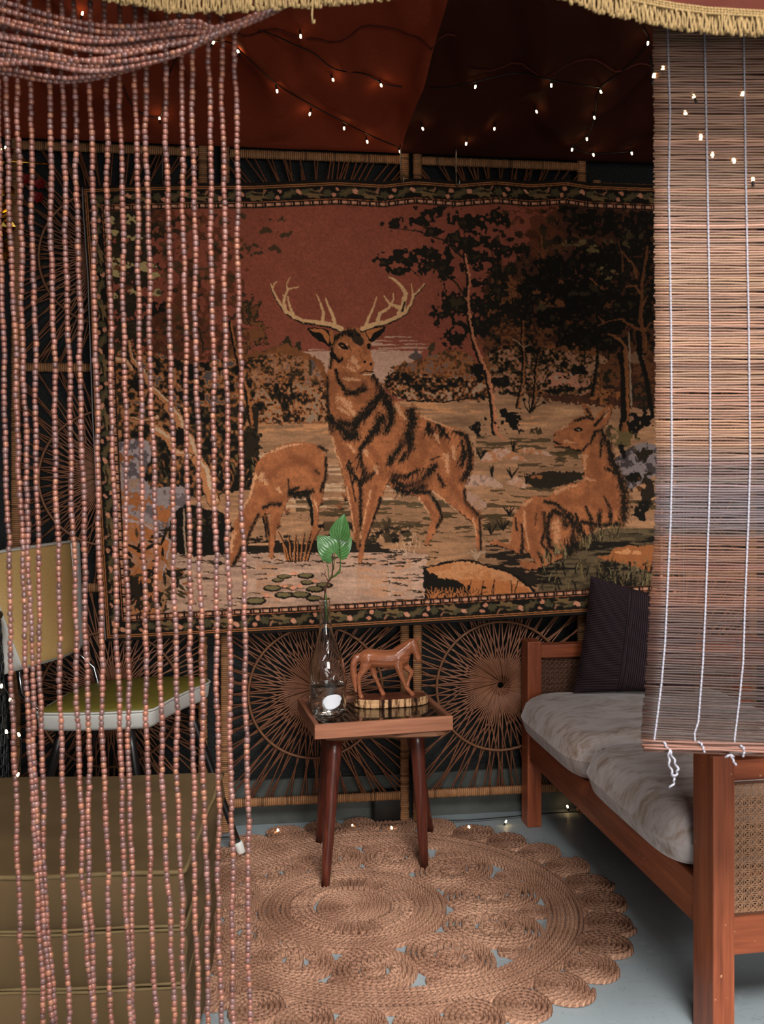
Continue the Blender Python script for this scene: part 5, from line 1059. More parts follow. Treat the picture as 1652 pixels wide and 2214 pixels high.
# ---------------- carved horse on a bark edged slice ----------------
def horse():
    u = .1816*2.88/2200; H0 = Vector((at(763, 1500, 2.88).x, 2.885, .4555)); ang = math.radians(12)
    T = empty('carved_horse', Vector((.022, 2.888, .4322)), ang, 'polished brown wooden horse figurine standing on a bark edged slice of wood', 'figurine')
    Q = lambda x, z, d=0: Vector(((x-955)*u, d, .0233+(1318-z)*u))
    prims = []
    def chain(pts, n=7):
        for (x0, z0, r0, d0), (x1, z1, r1, d1) in zip(pts, pts[1:]):
            a, b = Q(x0, z0, d0), Q(x1, z1, d1)
            for i in range(n+1): t = i/n; prims.append((a.lerp(b, t), ((r0+(r1-r0)*t)*1.07+5)*u))
    W_ = .011
    chain([(655, 850, 82, 0), (700, 848, 98, 0), (780, 862, 96, 0), (880, 876, 98, 0), (980, 876, 101, 0), (1060, 865, 98, 0), (1110, 860, 84, 0)])
    chain([(1050, 850, 98, 0), (1110, 805, 90, 0), (1165, 755, 72, -.001), (1205, 710, 56, -.002)])
    chain([(1212, 700, 52, -.002), (1240, 716, 56, -.003), (1258, 765, 50, -.006), (1280, 830, 37, -.009), (1294, 880, 33, -.010), (1298, 896, 27, -.010)])
    chain([(1240, 740, 38, -.004), (1235, 770, 30, -.005)])
    chain([(1228, 690, 18, -.009), (1238, 662, 12, -.011), (1228, 642, 1, -.012)]); chain([(1268, 690, 20, .004), (1300, 660, 12, .005), (1328, 626, 1, .006)])
    chain([(680, 860, 74, -W_*.7), (650, 930, 60, -W_), (618, 1000, 40, -W_), (580, 1050, 28, -W_), (570, 1100, 21, -W_), (575, 1190, 17, -W_), (582, 1240, 20, -W_), (588, 1275, 20, -W_), (600, 1302, 25, -W_)])
    chain([(720, 870, 74, W_*.7), (742, 950, 52, W_), (760, 1010, 35, W_), (772, 1060, 28, W_), (800, 1130, 19, W_), (835, 1200, 17, W_), (852, 1245, 20, W_), (868, 1275, 21, W_), (882, 1302, 25, W_)])
    chain([(1040, 900, 72, -W_*.7), (1056, 980, 42, -W_), (1080, 1060, 29, -W_), (1092, 1090, 26, -W_), (1115, 1150, 18, -W_), (1145, 1215, 17, -W_), (1168, 1240, 20, -W_), (1195, 1272, 20, -W_), (1222, 1302, 27, -W_)])
    chain([(1095, 900, 66, W_*.7), (1140, 965, 42, W_), (1195, 1020, 31, W_), (1232, 1055, 27, W_), (1225, 1090, 22, W_), (1200, 1150, 16, W_), (1186, 1190, 18, W_), (1184, 1220, 22, W_), (1180, 1250, 18, W_)])
    chain([(590, 830, 34, 0), (545, 850, 36, 0), (518, 900, 34, 0), (512, 980, 35, 0), (520, 1060, 33, 0), (532, 1150, 26, 0), (545, 1240, 12, 0)])
    bm = bmesh.new()
    for p, r in prims: bmesh.ops.create_icosphere(bm, subdivisions=2, radius=r, matrix=Matrix.Translation(p))
    me = bpy.data.meshes.new('horse_body'); bm.to_mesh(me); bm.free()
    o = bpy.data.objects.new('horse_body', me); COL.objects.link(o)
    md = o.modifiers.new('r', 'REMESH'); md.mode = 'VOXEL'; md.voxel_size = .0012; md2 = o.modifiers.new('s', 'SMOOTH'); md2.factor = .5; md2.iterations = 5
    dg = bpy.context.evaluated_depsgraph_get(); me2 = bpy.data.meshes.new_from_object(o.evaluated_get(dg)); o.modifiers.clear(); o.data = me2; o.parent = T
    me2.polygons.foreach_set('use_smooth', [True]*len(me2.polygons)); me2.materials.clear()
    M['carve'] = wood('polished_carving_wood', (128, 70, 44), (182, 112, 76), 'X', .22, 3.0, spec=.6); me2.materials.append(M['carve'])
    # eyes and nostrils
    q = MB()
    for p in (Q(1262, 758, -.0145), Q(1290, 893, -.0148), Q(1312, 893, -.0142)): q.lathe([(.0002, -.0012), (.0011, -.0005), (.0013, .0003), (.0006, .001)], 8, p)
    q.build('carved_eye', M['legwood'], T)
    # base slice
    n = 72; ring = []; rr_ = random.Random(8)
    jit = [rr_.uniform(-.0016, .0016) for _ in range(n)]
    for k in range(n):
        a = 2*math.pi*k/n; c, s = math.cos(a), math.sin(a); ex = 2.6; r = (abs(c)**ex+abs(s)**ex)**(-1/ex)
        ring.append(((.104+jit[k])*c*r+.004, (.041+jit[k])*s*r-.002))
    vs = []; zs = [(0, .97), (.002, 1), (.007, 1.005), (.013, .985), (.0185, .995), (.0218, .985), (.0230, .965)]
    for z, sc_ in zs: vs += [(x*sc_*(1+rr_.uniform(-.006, .006)), y*sc_*(1+rr_.uniform(-.012, .012)), z) for x, y in ring]
    q = MB(); m_ = len(zs); q.add(vs, [(i*n+k, i*n+(k+1) % n, (i+1)*n+(k+1) % n, (i+1)*n+k) for i in range(m_-1) for k in range(n)]+[tuple(range(n-1, -1, -1))])
    m = N('striped_bark'); a1 = m.noise(m.coord('Object', (18, 18, 2)), 3.2, 5, .6); a2 = m.noise(m.coord('Object', (90, 90, 10)), 3, 4, .5)
    m.base(m.mix(m.ramp(m.math('ADD', m.math('MULTIPLY', a1, .8), m.math('MULTIPLY', a2, .25)), [(.46, lin((34, 20, 14))), (.52, lin((110, 74, 48))), (.60, lin((204, 160, 116)))]), (0, 0, 0, 1), (0, 0, 0, 1)) if False else m.ramp(m.math('ADD', m.math('MULTIPLY', a1, .8), m.math('MULTIPLY', a2, .25)), [(.46, lin((40, 24, 16))), (.52, lin((120, 80, 52))), (.60, lin((212, 166, 120)))]), .8, .2)
    m.bump(a2, .9, .004); q.build('bark_slice', m.m, T, False)
    q = MB(); q.add([(x*.962, y*.962, .0232) for x, y in ring]+[(x*.5, y*.5, .0233) for x, y in ring], [(k, (k+1) % n, n+(k+1) % n, n+k) for k in range(n)]+[tuple(n+k for k in range(n))])
    q.build('slice_top', wood('slice_heartwood', (74, 38, 26), (112, 62, 44), 'X', .3, 2), T)
horse()
# ---------------- chair ----------------
m = N('yellow_woven_vinyl'); v = m.coord('UV', (1, 1, 1)); br = m.n('ShaderNodeTexBrick'); br.inputs['Scale'].default_value = 34; br.inputs['Mortar Size'].default_value = .03; br.inputs['Color1'].default_value = lin((232, 196, 132)); br.inputs['Color2'].default_value = lin((220, 182, 116)); br.inputs['Mortar'].default_value = lin((170, 128, 70)); m.l(v, br.inputs['Vector'])
m.base(br.outputs['Color'], .5, .4); m.bump(br.outputs['Fac'], -.4, .002); M['yellow'] = m.m
M['whitevinyl'] = plain('white_vinyl', (214, 212, 204), .45, .4, nz=.04)
m = N('olive_seat'); n1 = m.noise(m.coord('Object', (1, 5, 1), (0, 0, .3)), 30, 5, 1.5); m.base(m.mix(n1, lin((84, 78, 24)), lin((136, 124, 50))), .55, .4); m.bump(n1, .4, .003); M['olive_seat'] = m.m
M['chrome'] = plain('chrome_tube', (190, 190, 192), .12, .6, 1.0, bump=0); M['blackleg'] = plain('black_leg', (24, 21, 20), .35, .5)
def chair():
    T = wthing('retro_chair', (-.72, 2.78, 0), 'retro vinyl chair with yellow woven back, olive seat and white sides, behind the beads', 'chair')
    zt = .478; out = [(85, 1541), (180, 1541), (271, 1538), (325, 1534), (350, 1522), (373, 1509), (412, 1491), (451, 1475), (446, 1469), (424, 1466), (360, 1466), (305, 1468), (240, 1474), (190, 1483), (150, 1499), (119, 1517), (95, 1532)]
    P = [atz(x, y, zt) for x, y in out]; n0 = len(P); R = []
    for i in range(n0):
        p0, p1, p2, p3 = P[i-1], P[i], P[(i+1) % n0], P[(i+2) % n0]
        for t in (0, .25, .5, .75): R.append(.5*((2*p1)+(p2-p0)*t+(2*p0-5*p1+4*p2-p3)*t*t+(3*p1-p0-3*p2+p3)*t**3))
    n = len(R); c = sum(R, Vector())/n
    def loop(z, s): return [Vector((c.x+(p.x-c.x)*s, c.y+(p.y-c.y)*s, z)) for p in R]
    def stack(ls, top=True, bot=True):
        q = MB(); k = len(ls); q.add([p for l in ls for p in l], [(i*n+j, i*n+(j+1) % n, (i+1)*n+(j+1) % n, (i+1)*n+j) for i in range(k-1) for j in range(n)]+([tuple((k-1)*n+j for j in range(n))] if top else [])+([tuple(range(n-1, -1, -1))] if bot else [])); return q
    put(stack([loop(zt-.052, .90), loop(zt-.048, .955), loop(zt-.040, .985), loop(zt-.012, 1.0), loop(zt-.004, 1.0)]), 'seat_side', M['whitevinyl'], T)
    put(stack([loop(zt-.006, .995), loop(zt+.002, .985), loop(zt+.008, .93), loop(zt+.012, .75), loop(zt+.014, .4), loop(zt+.014, .1)], True, False), 'seat', M['olive_seat'], T)
    q = MB(); L = loop(zt-.002, 1.004); q.tube(L+[L[0]], .0032, 6, cap=False); put(q, 'piping', M['whitevinyl'], T)
    # backrest: curved slab, yellow face with white margins
    BR, TR, BL, TL = at(190, 1400, 2.88), at(172, 1168, 2.95), at(68, 1440, 2.60), at(-22, 1197, 2.60)
    nr = (TR-BR).cross(BL-BR).normalized(); nr = -nr if nr.y > 0 else nr
    def B(u, v, off): p = BL.lerp(BR, u).lerp(TL.lerp(TR, u), v); return p+nr*(off-.04*min(1, (2*u-1)**2)-.02*max(0, abs(2*u-1)-1)+.010)
    def slab(u0, u1, v0, v1, th0, th1, name, mat, uvs=False):
        q = MB(); nn = 24
        def E(a): return min(1, (1-abs(2*a-1))*12)**.5
        q.grid(lambda a, b: B(u0+(u1-u0)*a, v0+(v1-v0)*b, th0+(th1-th0)*(.0+min(E(a), E(b)))), nn, nn)
        q.grid(lambda a, b: B(u0+(u1-u0)*(1-a), v0+(v1-v0)*b, th0-.0005-(.018*min(E(a), E(b)) if not uvs else 0)), nn, nn)
        o = put(q, name, mat, T)
        ul = o.data.uv_layers.new(name='UVMap'); pp = [(i/nn, j/nn) for _ in (0, 1) for j in range(nn+1) for i in range(nn+1)]
        for lp in o.data.loops: ul.data[lp.index].uv = pp[lp.vertex_index]
    slab(-.17, 1.20, -.02, 1.02, -.016, .0, 'backrest', M['whitevinyl'])
    slab(.0, 1.0, .005, .995, -.002, .0045, 'back_panel', M['yellow'], True)
    q = MB(); q.tube([B(a, 1.0, .002) for a in [i/20 for i in range(21)]], .003, 6); q.tube([B(1, a, .002) for a in [i/20 for i in range(21)]], .003, 6); q.tube([B(0, a, .002) for a in [i/20 for i in range(21)]], .003, 6); put(q, 'piping', M['whitevinyl'], T)
    for a, b, c_ in ((B(1.0, .02, -.02), at(203, 1442, 2.92), at(214, 1484, 2.90)), (B(.08, .12, -.025), Vector((-.935, 2.64, .52)), Vector((-.87, 2.68, .44)))):
        q = MB(); q.tube([a, b, c_, Vector((c_.x+.02, c_.y, .43))], .0075, 10); put(q, 'back_tube', M['chrome'], T)
    for top, foot in (((-.555, 2.90, .43), (-.405, 2.885, .03)), ((-.66, 2.66, .43), (-.585, 2.585, .03)), ((-.80, 2.86, .43), (-.88, 2.90, .03)), ((-.84, 2.68, .43), (-.93, 2.62, .03))):
        a, b = Vector(top), Vector(foot); q = MB(); q.tube([a.lerp(b, i/6) for i in range(7)], [.0135-.0045*i/6 for i in range(7)], 12); lg = put(q, 'leg', M['blackleg'], T)
        d = (b-a).normalized(); q = MB(); q.tube([b-d*.012, b-d*.004, b+d*.018, b+d*.022], [.0125, .0135, .0125, .010], 14); sub(q, 'foot_cap', M['whitevinyl'], lg, T)
chair()
# ---------------- folded olive mattress used as a pouf ----------------
m = N('olive_canvas'); wv = m.noise(m.coord('Object', (1, 1, 30)), 30, 3); w2 = m.noise(m.coord('Object', (30, 30, 1)), 30, 3); n1 = m.noise(m.coord('Object', (1, 1, .4)), 7, 4, .5)
m.base(m.mix(n1, lin((80, 63, 40)), lin((110, 88, 60))), .85, .15); m.bump(m.math('ADD', wv, w2), .25, .001); M['canvas'] = m.m
M['piping'] = plain('canvas_piping', (118, 98, 66), .8, .2)
PO = Vector((-.349, 1.79, 0)); pf = empty('folding_mattress', PO, math.radians(4), 'olive canvas mattress folded into a block, lower left behind the beads', 'mattress')
for k in range(4):
    z0, z1 = .0145+.1015*k+.0012, .0145+.1015*(k+1)-.0012; q = MB(); nx, ny, nz = 40, 30, 10
    def F(u, v, w):
        """box surface point with bulged sides"""
        x = -.74*(1-u); y = .53*v; z = z0+(z1-z0)*w; bz = math.sin(math.pi*w)**.6
        wr = .003*math.sin(y*31+k)*bz+.002*math.sin(z*90+y*12)
        if u > .999: x += .009*bz*(.4+.6*math.sin(math.pi*v)**.5)+wr+(.020*v*(k/3.0))
        if v < .001: y -= .011*bz*min(1, (1-u)*25)**.5+.0025*math.sin(x*22+k*2)*bz+.0015*math.sin(x*61+k)*bz
        if v > .999: y += .006*bz
        if w > .999 and k == 3: z += .006*math.sin(math.pi*u)*math.sin(math.pi*v)+.0014*math.sin(x*17+y*40)
        if k == 3 and w > .999 and 0 < u < 1 and v > 0: z -= .0
        return (x, y, z)
    q.grid(lambda a, b: F(a, 0, b), nx, nz); q.grid(lambda a, b: F(1, a, b), ny, nz); q.grid(lambda a, b: F(a, b, 1), nx, ny)
    q.grid(lambda a, b: F(1-a, 1, b), nx, nz); q.grid(lambda a, b: F(0, 1-a, b), ny, nz); q.grid(lambda a, b: F(a, 1-b, 0), nx, ny)
    q.build('mattress_block', M['canvas'], pf)
    for zz, e in ((z0+.003, 0), (z1-.002, 1)):
        q = MB(); P_ = [Vector((x, -.002-.001*math.sin(x*30+k), zz+(.0015*math.sin(x*19+k)))) for x in [-.74+.74*i/40 for i in range(40)]]+[Vector((-.004, -.0006, zz)), Vector((.001, .004, zz))]+[Vector((.0015+.020*(i/20)*(k/3.0)+.001*math.sin(i), .53*i/20, zz+.001*math.sin(i*.8))) for i in range(1, 21)]
        q.tube(P_, .0042 if (k == 3 and e) else .0028, 7); q.build('piping', M['piping'], pf)
# ---------------- jute rug ----------------
m = N('braided_jute'); uv = m.n('ShaderNodeUVMap'); sx = m.n('ShaderNodeSeparateXYZ'); m.l(uv.outputs[0], sx.inputs[0])
s_ = m.math('ABSOLUTE', sx.outputs[1]); st = m.math('SINE', m.math('ADD', m.math('MULTIPLY', sx.outputs[0], 2*math.pi/.014), m.math('MULTIPLY', s_, 5.5)))
cmb = m.n('ShaderNodeCombineXYZ'); m.l(m.math('ADD', m.math('MULTIPLY', sx.outputs[0], 60), m.math('MULTIPLY', s_, 1.5)), cmb.inputs[0]); m.l(m.math('ADD', m.math('MULTIPLY', sx.outputs[1], 9), m.math('MULTIPLY', sx.outputs[0], -110)), cmb.inputs[1])
fb = m.noise(cmb.outputs[0], 2.2, 4); big = m.noise(m.coord('Object'), 6, 4)
c = m.ramp(m.math('ADD', m.math('MULTIPLY', fb, .7), m.math('MULTIPLY', big, .35)), [(.32, lin((84, 54, 40))), (.47, lin((150, 106, 82))), (.62, lin((202, 156, 126)))])
c = m.mix(m.math('MULTIPLY', m.ramp(st, [(0, (1, 1, 1, 1)), (.35, (0, 0, 0, 1))]), .4), c, lin((84, 50, 34))); m.base(c, .6, .35); m.bump(m.math('ADD', st, m.math('MULTIPLY', fb, 1.6)), .5, .003); M['jute'] = m.m
class Rope:
    def __init__(s): s.v = []; s.f = []; s.uv = []; s.rnd = random.Random(3)
    def path(s, pts, w, h, z0=.0005, step=.0040):
        P = [Vector((p[0], p[1], 0)) for p in pts]; L = [0]
        for a, b in zip(P, P[1:]): L.append(L[-1]+(b-a).length)
        if L[-1] < .004: return
        n = max(3, int(L[-1]/step)); j = 0; Q = []
        for i in range(n+1):
            t = L[-1]*i/n
            while j < len(L)-2 and L[j+1] < t: j += 1
            Q.append(P[j].lerp(P[j+1], (t-L[j])/max(1e-9, L[j+1]-L[j])))
        K = 7; b0 = len(s.v); zj = s.rnd.uniform(-.0008, .0012)
        for i, p in enumerate(Q):
            d = (Q[min(i+1, n)]-Q[max(i-1, 0)]).normalized(); sd = Vector((-d.y, d.x, 0)); e = .35 if i in (0, n) else 1; t = L[-1]*i/n
            for k in range(K):
                a = math.pi*k/(K-1); x = math.cos(a); ph = 2*math.pi*t/.014+5.5*abs(x); f = 1+.26*math.sin(ph)
                s.v.append((p.x+sd.x*x*w/2*e*(1+.10*math.sin(ph+1)), p.y+sd.y*x*w/2*e*(1+.10*math.sin(ph+1)), max(.0003, z0+(h*math.sin(a)**.85*f+(zj if 0 < k < K-1 else 0))*e))); s.uv.append((t+zj*40, x))
        for i in range(n):
            for k in range(K-1): s.f.append((b0+i*K+k, b0+i*K+k+1, b0+(i+1)*K+k+1, b0+(i+1)*K+k))
    def coil(s, cx, cy, rx, ry, w, h, rot=0, r0=.0, ph=0, z0=.0005):
        T = (1-r0)*min(rx, ry)/w; pts = []; N_ = int(T*22)+6; co, si = math.cos(rot), math.sin(rot)
        for i in range(N_+1):
            t = i/N_; k = r0+(1-r0)*t; k = max(.02, k*(1)-w/2/min(rx, ry)); a = ph+2*math.pi*T*t; x, y = rx*k*math.cos(a), ry*k*math.sin(a)
            pts.append((cx+x*co-y*si, cy+x*si+y*co))
        s.path(pts, w*1.03, h, z0)
    def mesh(s, name):
        me = bpy.data.meshes.new(name); me.from_pydata(s.v, [], s.f); me.polygons.foreach_set('use_smooth', [True]*len(me.polygons)); me.materials.append(M['jute'])
        ul = me.uv_layers.new(name='UVMap'); li = np.zeros(len(me.loops), np.int32); me.loops.foreach_get('vertex_index', li); ul.data.foreach_set('uv', np.array(s.uv, np.float32)[li].ravel()); return me
RO = Vector((0.005, 2.565, 0)); rug = empty('jute_rug', RO, 0, 'round braided jute rug with open coils and a scalloped edge on the grey floor', 'rug')
RC = lambda r: Vector((-.080, -.004, 0))*(1-max(0, min(1, (r-.245)/.15)))
def RP(r, a): c = RC(r); return (c.x+r*math.cos(a), c.y+r*math.sin(a)*.965)
def rp(name, R_): o = bpy.data.objects.new(name, R_.mesh(name)); COL.objects.link(o); o.parent = rug; return o
R_ = Rope(); c = RC(0); R_.coil(c.x, c.y, .098, .096, .0105, .0095); rp('center_coil', R_)
R_ = Rope(); nl = 46
for i in range(nl):
    a = 2*math.pi*i/nl; da = 2*math.pi/nl*.27
    R_.path([RP(.097, a-da*.5), RP(.120, a-da), RP(.146, a-da*.9), RP(.156, a), RP(.146, a+da*.9), RP(.120, a+da), RP(.097, a+da*.5)], .0088, .0125, step=.004)
rp('loop_ring', R_)
def ringband(r0, r1, n, name, h=.0105):
    R_ = Rope(); w_ = (r1-r0)/n
    for i in range(n):
        r = r0+w_*(i+.5); R_.path([RP(r+.0012*math.sin(a*7+i*2), a) for a in [2*math.pi*k/90+i for k in range(91)]], w_*1.04, h)
    return rp(name, R_)
ringband(.158, .238, 7, 'inner_band')
NM = 11
for i in range(NM):
    a = 2*math.pi*(i+.35)/NM; e1, e2 = RP(.238, a), RP(.410, a); cx, cy = (e1[0]+e2[0])/2, (e1[1]+e2[1])/2; R_ = Rope(); rx, ry = math.hypot(e2[0]-e1[0], e2[1]-e1[1])/2+.004, .0955
    for k in range(3): r = 1-.055-k*.125; R_.path([(cx+(rx*r*math.cos(t))*math.cos(a)-(ry*r*math.sin(t))*math.sin(a), cy+(rx*r*math.cos(t))*math.sin(a)+(ry*r*math.sin(t))*math.cos(a)) for t in [2*math.pi*j/40+k for j in range(41)]], .0112, .0110+.001*k)
    n2 = 16
    for j in range(n2):
        t = 2*math.pi*j/n2; d = .2
        def L(r, t): x, y = rx*r*math.cos(t), ry*r*math.sin(t); return (cx+x*math.cos(a)-y*math.sin(a), cy+x*math.sin(a)+y*math.cos(a))
        R_.path([L(.36, t-d*.4), L(.52, t-d), L(.60, t), L(.52, t+d), L(.36, t+d*.4)], .0085, .0120, step=.004)
    R_.coil(cx, cy, rx*.36, ry*.36, .0098, .0105, ph=i)
    rp('coil_motif', R_)
    a2 = a+math.pi/NM; cx, cy = RP(.385, a2); R_ = Rope(); R_.coil(cx, cy, .030+.014*math.cos(a2), .040, .0085, .009, rot=a2); rp('small_coil', R_)
    cx, cy = RP(.258, a2); R_ = Rope(); R_.coil(cx, cy, .017, .024, .0085, .009, rot=a2); rp('small_coil', R_)
ringband(.408, .505, 9, 'outer_band', .0110)
NS = 30; ms = None
for i in range(NS):
    a = 2*math.pi*(i+.12)/NS; cx, cy = RP(.556, a)
    if i < 4: R_ = Rope(); R_.rnd = random.Random(i); R_.coil(0, 0, .072, .0650, .0112, .0115, ph=i, z0=.001); ms = R_.mesh('scallop'); SCM = (globals().get('SCM') or [])+[ms]
    o = inst('scallop', SCM[i % 4], rug, (cx, cy, .0004*(i % 3)), (0, 0, a), (1+.05*math.sin(i*3), 1+.04*math.cos(i*5), 1))
q = MB()
rn = random.Random(9)
for i in range(260):
    a = rn.uniform(0, 6.28); r = rn.choice((.612, .24, .40, .5))+rn.uniform(-.01, .01); p = RP(r, a); d = rn.uniform(0, 6.28); l = rn.uniform(.006, .022)
    q.tube([(p[0], p[1], .009), (p[0]+math.cos(d)*l*.5, p[1]+math.sin(d)*l*.5, .014), (p[0]+math.cos(d)*l, p[1]+math.sin(d)*l, .008)], .0003, 3)
q.build('loose_fibres', M['jute'], rug, kind='stuff')
q = MB(); b = atz(1160, 1838, .004)-RO
q.add([(b.x+x-.0, b.y+y, z) for x, y, z in ((-.030, .012, .003), (.005, .018, .010), (.036, -.012, .003), (.006, -.010, .012), (-.030, .012, .002), (.005, .018, .009), (.036, -.012, .002), (.006, -.010, .011))], [(0, 1, 2, 3), (7, 6, 5, 4), (0, 3, 7, 4), (3, 2, 6, 7), (2, 1, 5, 6), (1, 0, 4, 5)])
q.build('care_label', M['wire'], rug, False)['label'] = 'black fabric label at the far right edge'
# ---------------- bead curtain ----------------
m = N('glazed_clay_bead'); vc = m.n('ShaderNodeVertexColor'); vc.layer_name = 'tint'; n1 = m.noise(m.coord('Object'), 500, 3); m.base(m.mix(m.math('MULTIPLY', n1, .5), vc.outputs[0], lin((84, 52, 46))), .22, .55); m.b.inputs['Coat Weight'].default_value = .5; m.b.inputs['Coat Roughness'].default_value = .12; M['bead'] = m.m
BP = [(172, 110, 94), (182, 120, 102), (164, 112, 100), (146, 106, 100), (190, 122, 94), (134, 96, 88), (178, 128, 116), (164, 102, 84), (152, 112, 106), (194, 130, 100), (168, 108, 92), (176, 114, 96)]
BP = [lin(c) for c in BP]; rb = random.Random(21)
def beads(mb, path, step=.0086, r=.0042, n=8, thread=True):
    P = [Vector(p) for p in path]; L = [0]
    for a, b in zip(P, P[1:]): L.append(L[-1]+(b-a).length)
    t = 0; j = 0
    while t < L[-1]-step:
        while j < len(L)-2 and L[j+1] < t+step/2: j += 1
        c = P[j].lerp(P[j+1], (t+step/2-L[j])/max(1e-9, L[j+1]-L[j])); d = (P[min(j+1, len(P)-1)]-P[j]).normalized()
        d = (d+Vector((rb.gauss(0, .06), rb.gauss(0, .06), rb.gauss(0, .06)))).normalized(); s1 = d.orthogonal().normalized(); s2 = d.cross(s1); h = step*rb.uniform(.43, .49); rr = r*rb.uniform(.86, 1.06); c = c+Vector((rb.gauss(0, .0003), rb.gauss(0, .0003), 0))
        vs = []
        for e, k in ((-1, .55), (-.82, .90), (-.3, 1.0), (.3, 1.0), (.82, .90), (1, .55)):
            for i in range(n): a = 2*math.pi*i/n; vs.append(c+d*(e*h)+s1*(rr*k*math.cos(a))+s2*(rr*k*math.sin(a)))
        fs = [(i*n+k, i*n+(k+1) % n, (i+1)*n+(k+1) % n, (i+1)*n+k) for i in range(5) for k in range(n)]+[tuple(range(n-1, -1, -1)), tuple(5*n+k for k in range(n))]
        col = BP[rb.randrange(len(BP))]; g = rb.uniform(.58, .92); mb.add(vs, fs, (col[0]*g, col[1]*g, col[2]*g)); t += step*rb.uniform(.96, 1.04)
T_ = wthing('bead_curtain', (-.45, 1.5, 2.0), 'curtain of reddish brown beads on long strings, gathered in a swag at upper left', 'curtain')
ROWS = [-60, 180, 805, 1640, 1900, 2213, 2630]
STR = [(-14, -6, 8, 30, 41, 51, 60), (8, 11, 34, 64, 81, 93, 104), (36, 38, 51, 75, 86, 115, 130), (64, 65, 76, 90, 97, 118, 126), (104, 106, 117, 134, 137, 149, 156), (133, 135, 149, 171, 179, 200, 212), (161, 162, 174, 192, 193, 204, 214), (195, 196, 208, 224, 233, 241, 250), (227, 229, 240, 260, 270, 283, 292), (258, 260, 270, 279, 284, 289, 292), (291, 293, 303, 319, 324, 339, 350), (314, 315, 326, 351, 361, 380, 396), (356, 358, 370, 383, 390, 400, 410), (390, 392, 402, 417, 421, 428, 434), (414, 416, 425, 440, 446, 452, 460), (452, 453, 461, 472, 472, 477, 480), (480, 481, 489, 499, 502, 505, 508), (508, 510, 519, 534, 537, 539, 542)]
for k, xs in enumerate(STR):
    q = MB(); Yb = 1.5+rb.uniform(-.006, .006)+(.010 if k in (3, 6, 9) else 0); pts = []; ph = rb.uniform(0, 6)
    top = -60 if k < 17 else 60
    for y in range(top, 2632, 14):
        x = np.interp(y, ROWS, xs)+1.6*math.sin(y/75+ph)+1.2*math.sin(y/31+ph*2)+rb.gauss(0, .5); pts.append(at(x, y, Yb))
    beads(q, pts); put(q, 'bead_string', M['bead'], T_, kind='stuff')
    q = MB(); q.tube(pts[::4], .0006, 4); put(q, 'thread', M['wire'], T_)
# swag: strands looped up to the right
for k in range(15):
    t = k/14; yl = -20+t*170+rb.uniform(-8, 8); dip = 60+t*118+rb.uniform(-7, 7); xm = 250-80*t+rb.uniform(-30, 30); xe, ye = 596+rb.uniform(-8, 6), 16+rb.uniform(-7, 7)
    C_ = [(-160, yl-26-60*t), (-60, yl), (xm-130, dip-18), (xm, dip), (xm+150, dip-12-18*t), (470, 58+30*t*.7), (xe, ye), (640, -14), (665, -60)]
    pts = []
    Yd = 1.435+.03*rb.random()
    for i in range(len(C_)-1):
        p0, p1, p2, p3 = C_[max(i-1, 0)], C_[i], C_[i+1], C_[min(i+2, len(C_)-1)]
        for j in range(8):
            s_ = j/8; x = .5*(2*p1[0]+(p2[0]-p0[0])*s_+(2*p0[0]-5*p1[0]+4*p2[0]-p3[0])*s_*s_+(3*p1[0]-p0[0]-3*p2[0]+p3[0])*s_**3); y = .5*(2*p1[1]+(p2[1]-p0[1])*s_+(2*p0[1]-5*p1[1]+4*p2[1]-p3[1])*s_*s_+(3*p1[1]-p0[1]-3*p2[1]+p3[1])*s_**3); pts.append(at(x, y, Yd))
    q = MB(); beads(q, pts, r=.0038); put(q, 'swag_strand', M['bead'], T_, kind='stuff')
# ---------------- fringed valance ----------------
M['fringe'] = plain('straw_fringe', (158, 130, 86), .7, .3, nz=.3, sc=300); M['valance'] = plain('valance_cloth', (78, 34, 22), .85, .2)
VY = 1.405
def vb(x):      # row of the lower end of the fringe
    return float(np.interp(x, [-100, 60, 231, 300, 370, 430, 492, 552, 628, 700, 825, 900, 1020, 1120, 1225, 1270, 1330, 1380, 1410, 1460, 1530, 1652, 1800, 2000], [-120, -45, 3, 15, 27, 30, 30, 22, 19, 14, 2, -16, -30, -22, 3, 22, 36, 47, 53, 63, 72, 79, 82, 78]))
T_ = wthing('fringed_valance', at(900, -60, VY), 'rust cloth valance edged with a straw coloured fringe along the top', 'valance')
q = MB(); q.grid(lambda u, v: at(-100+2100*u, vb(-100+2100*u)-52-260*v, VY+.012+.008*math.sin(u*60)*(1-v*.3)+.05*v), 160, 8); put(q, 'valance_cloth', M['valance'], T_)
q = MB()
for dz in (-54, -48.5, -43):
    P_ = [at(x, vb(x)+dz+1.2*math.sin(x*.9+dz), VY-.002+.0012*math.cos(x*.9)) for x in range(-100, 2000, 2)]; q.tube(P_, .0019, 5)
put(q, 'braid_trim', M['fringe'], T_)
q = MB(); rf = random.Random(4); x = -80
while x < 1980:
    yb = vb(x)+rf.uniform(-6, 4); yt = vb(x)-46; sw = rf.uniform(-3, 3); Yf = VY+rf.uniform(-.003, .003)
    if 1205 > x > 850 and False: x += 4; continue
    if abs(x-676) < 2.2: yb = 51; sw = -2
    P_ = [at(x+sw*t+1.1*math.sin(t*9+x), yt+(yb-yt)*t, Yf+.0015*math.sin(t*5+x)) for t in (0, .25, .5, .75, 1)]
    P_ += [P_[-1]+Vector((.0022, .001, .0010)), P_[-1]+Vector((.0028, .001, .006))]
    q.tube(P_, [.0014, .0015, .0015, .0014, .0014, .0013, .001], 4); x += rf.uniform(3.0, 5.2)
put(q, 'fringe', M['fringe'], T_, kind='stuff')
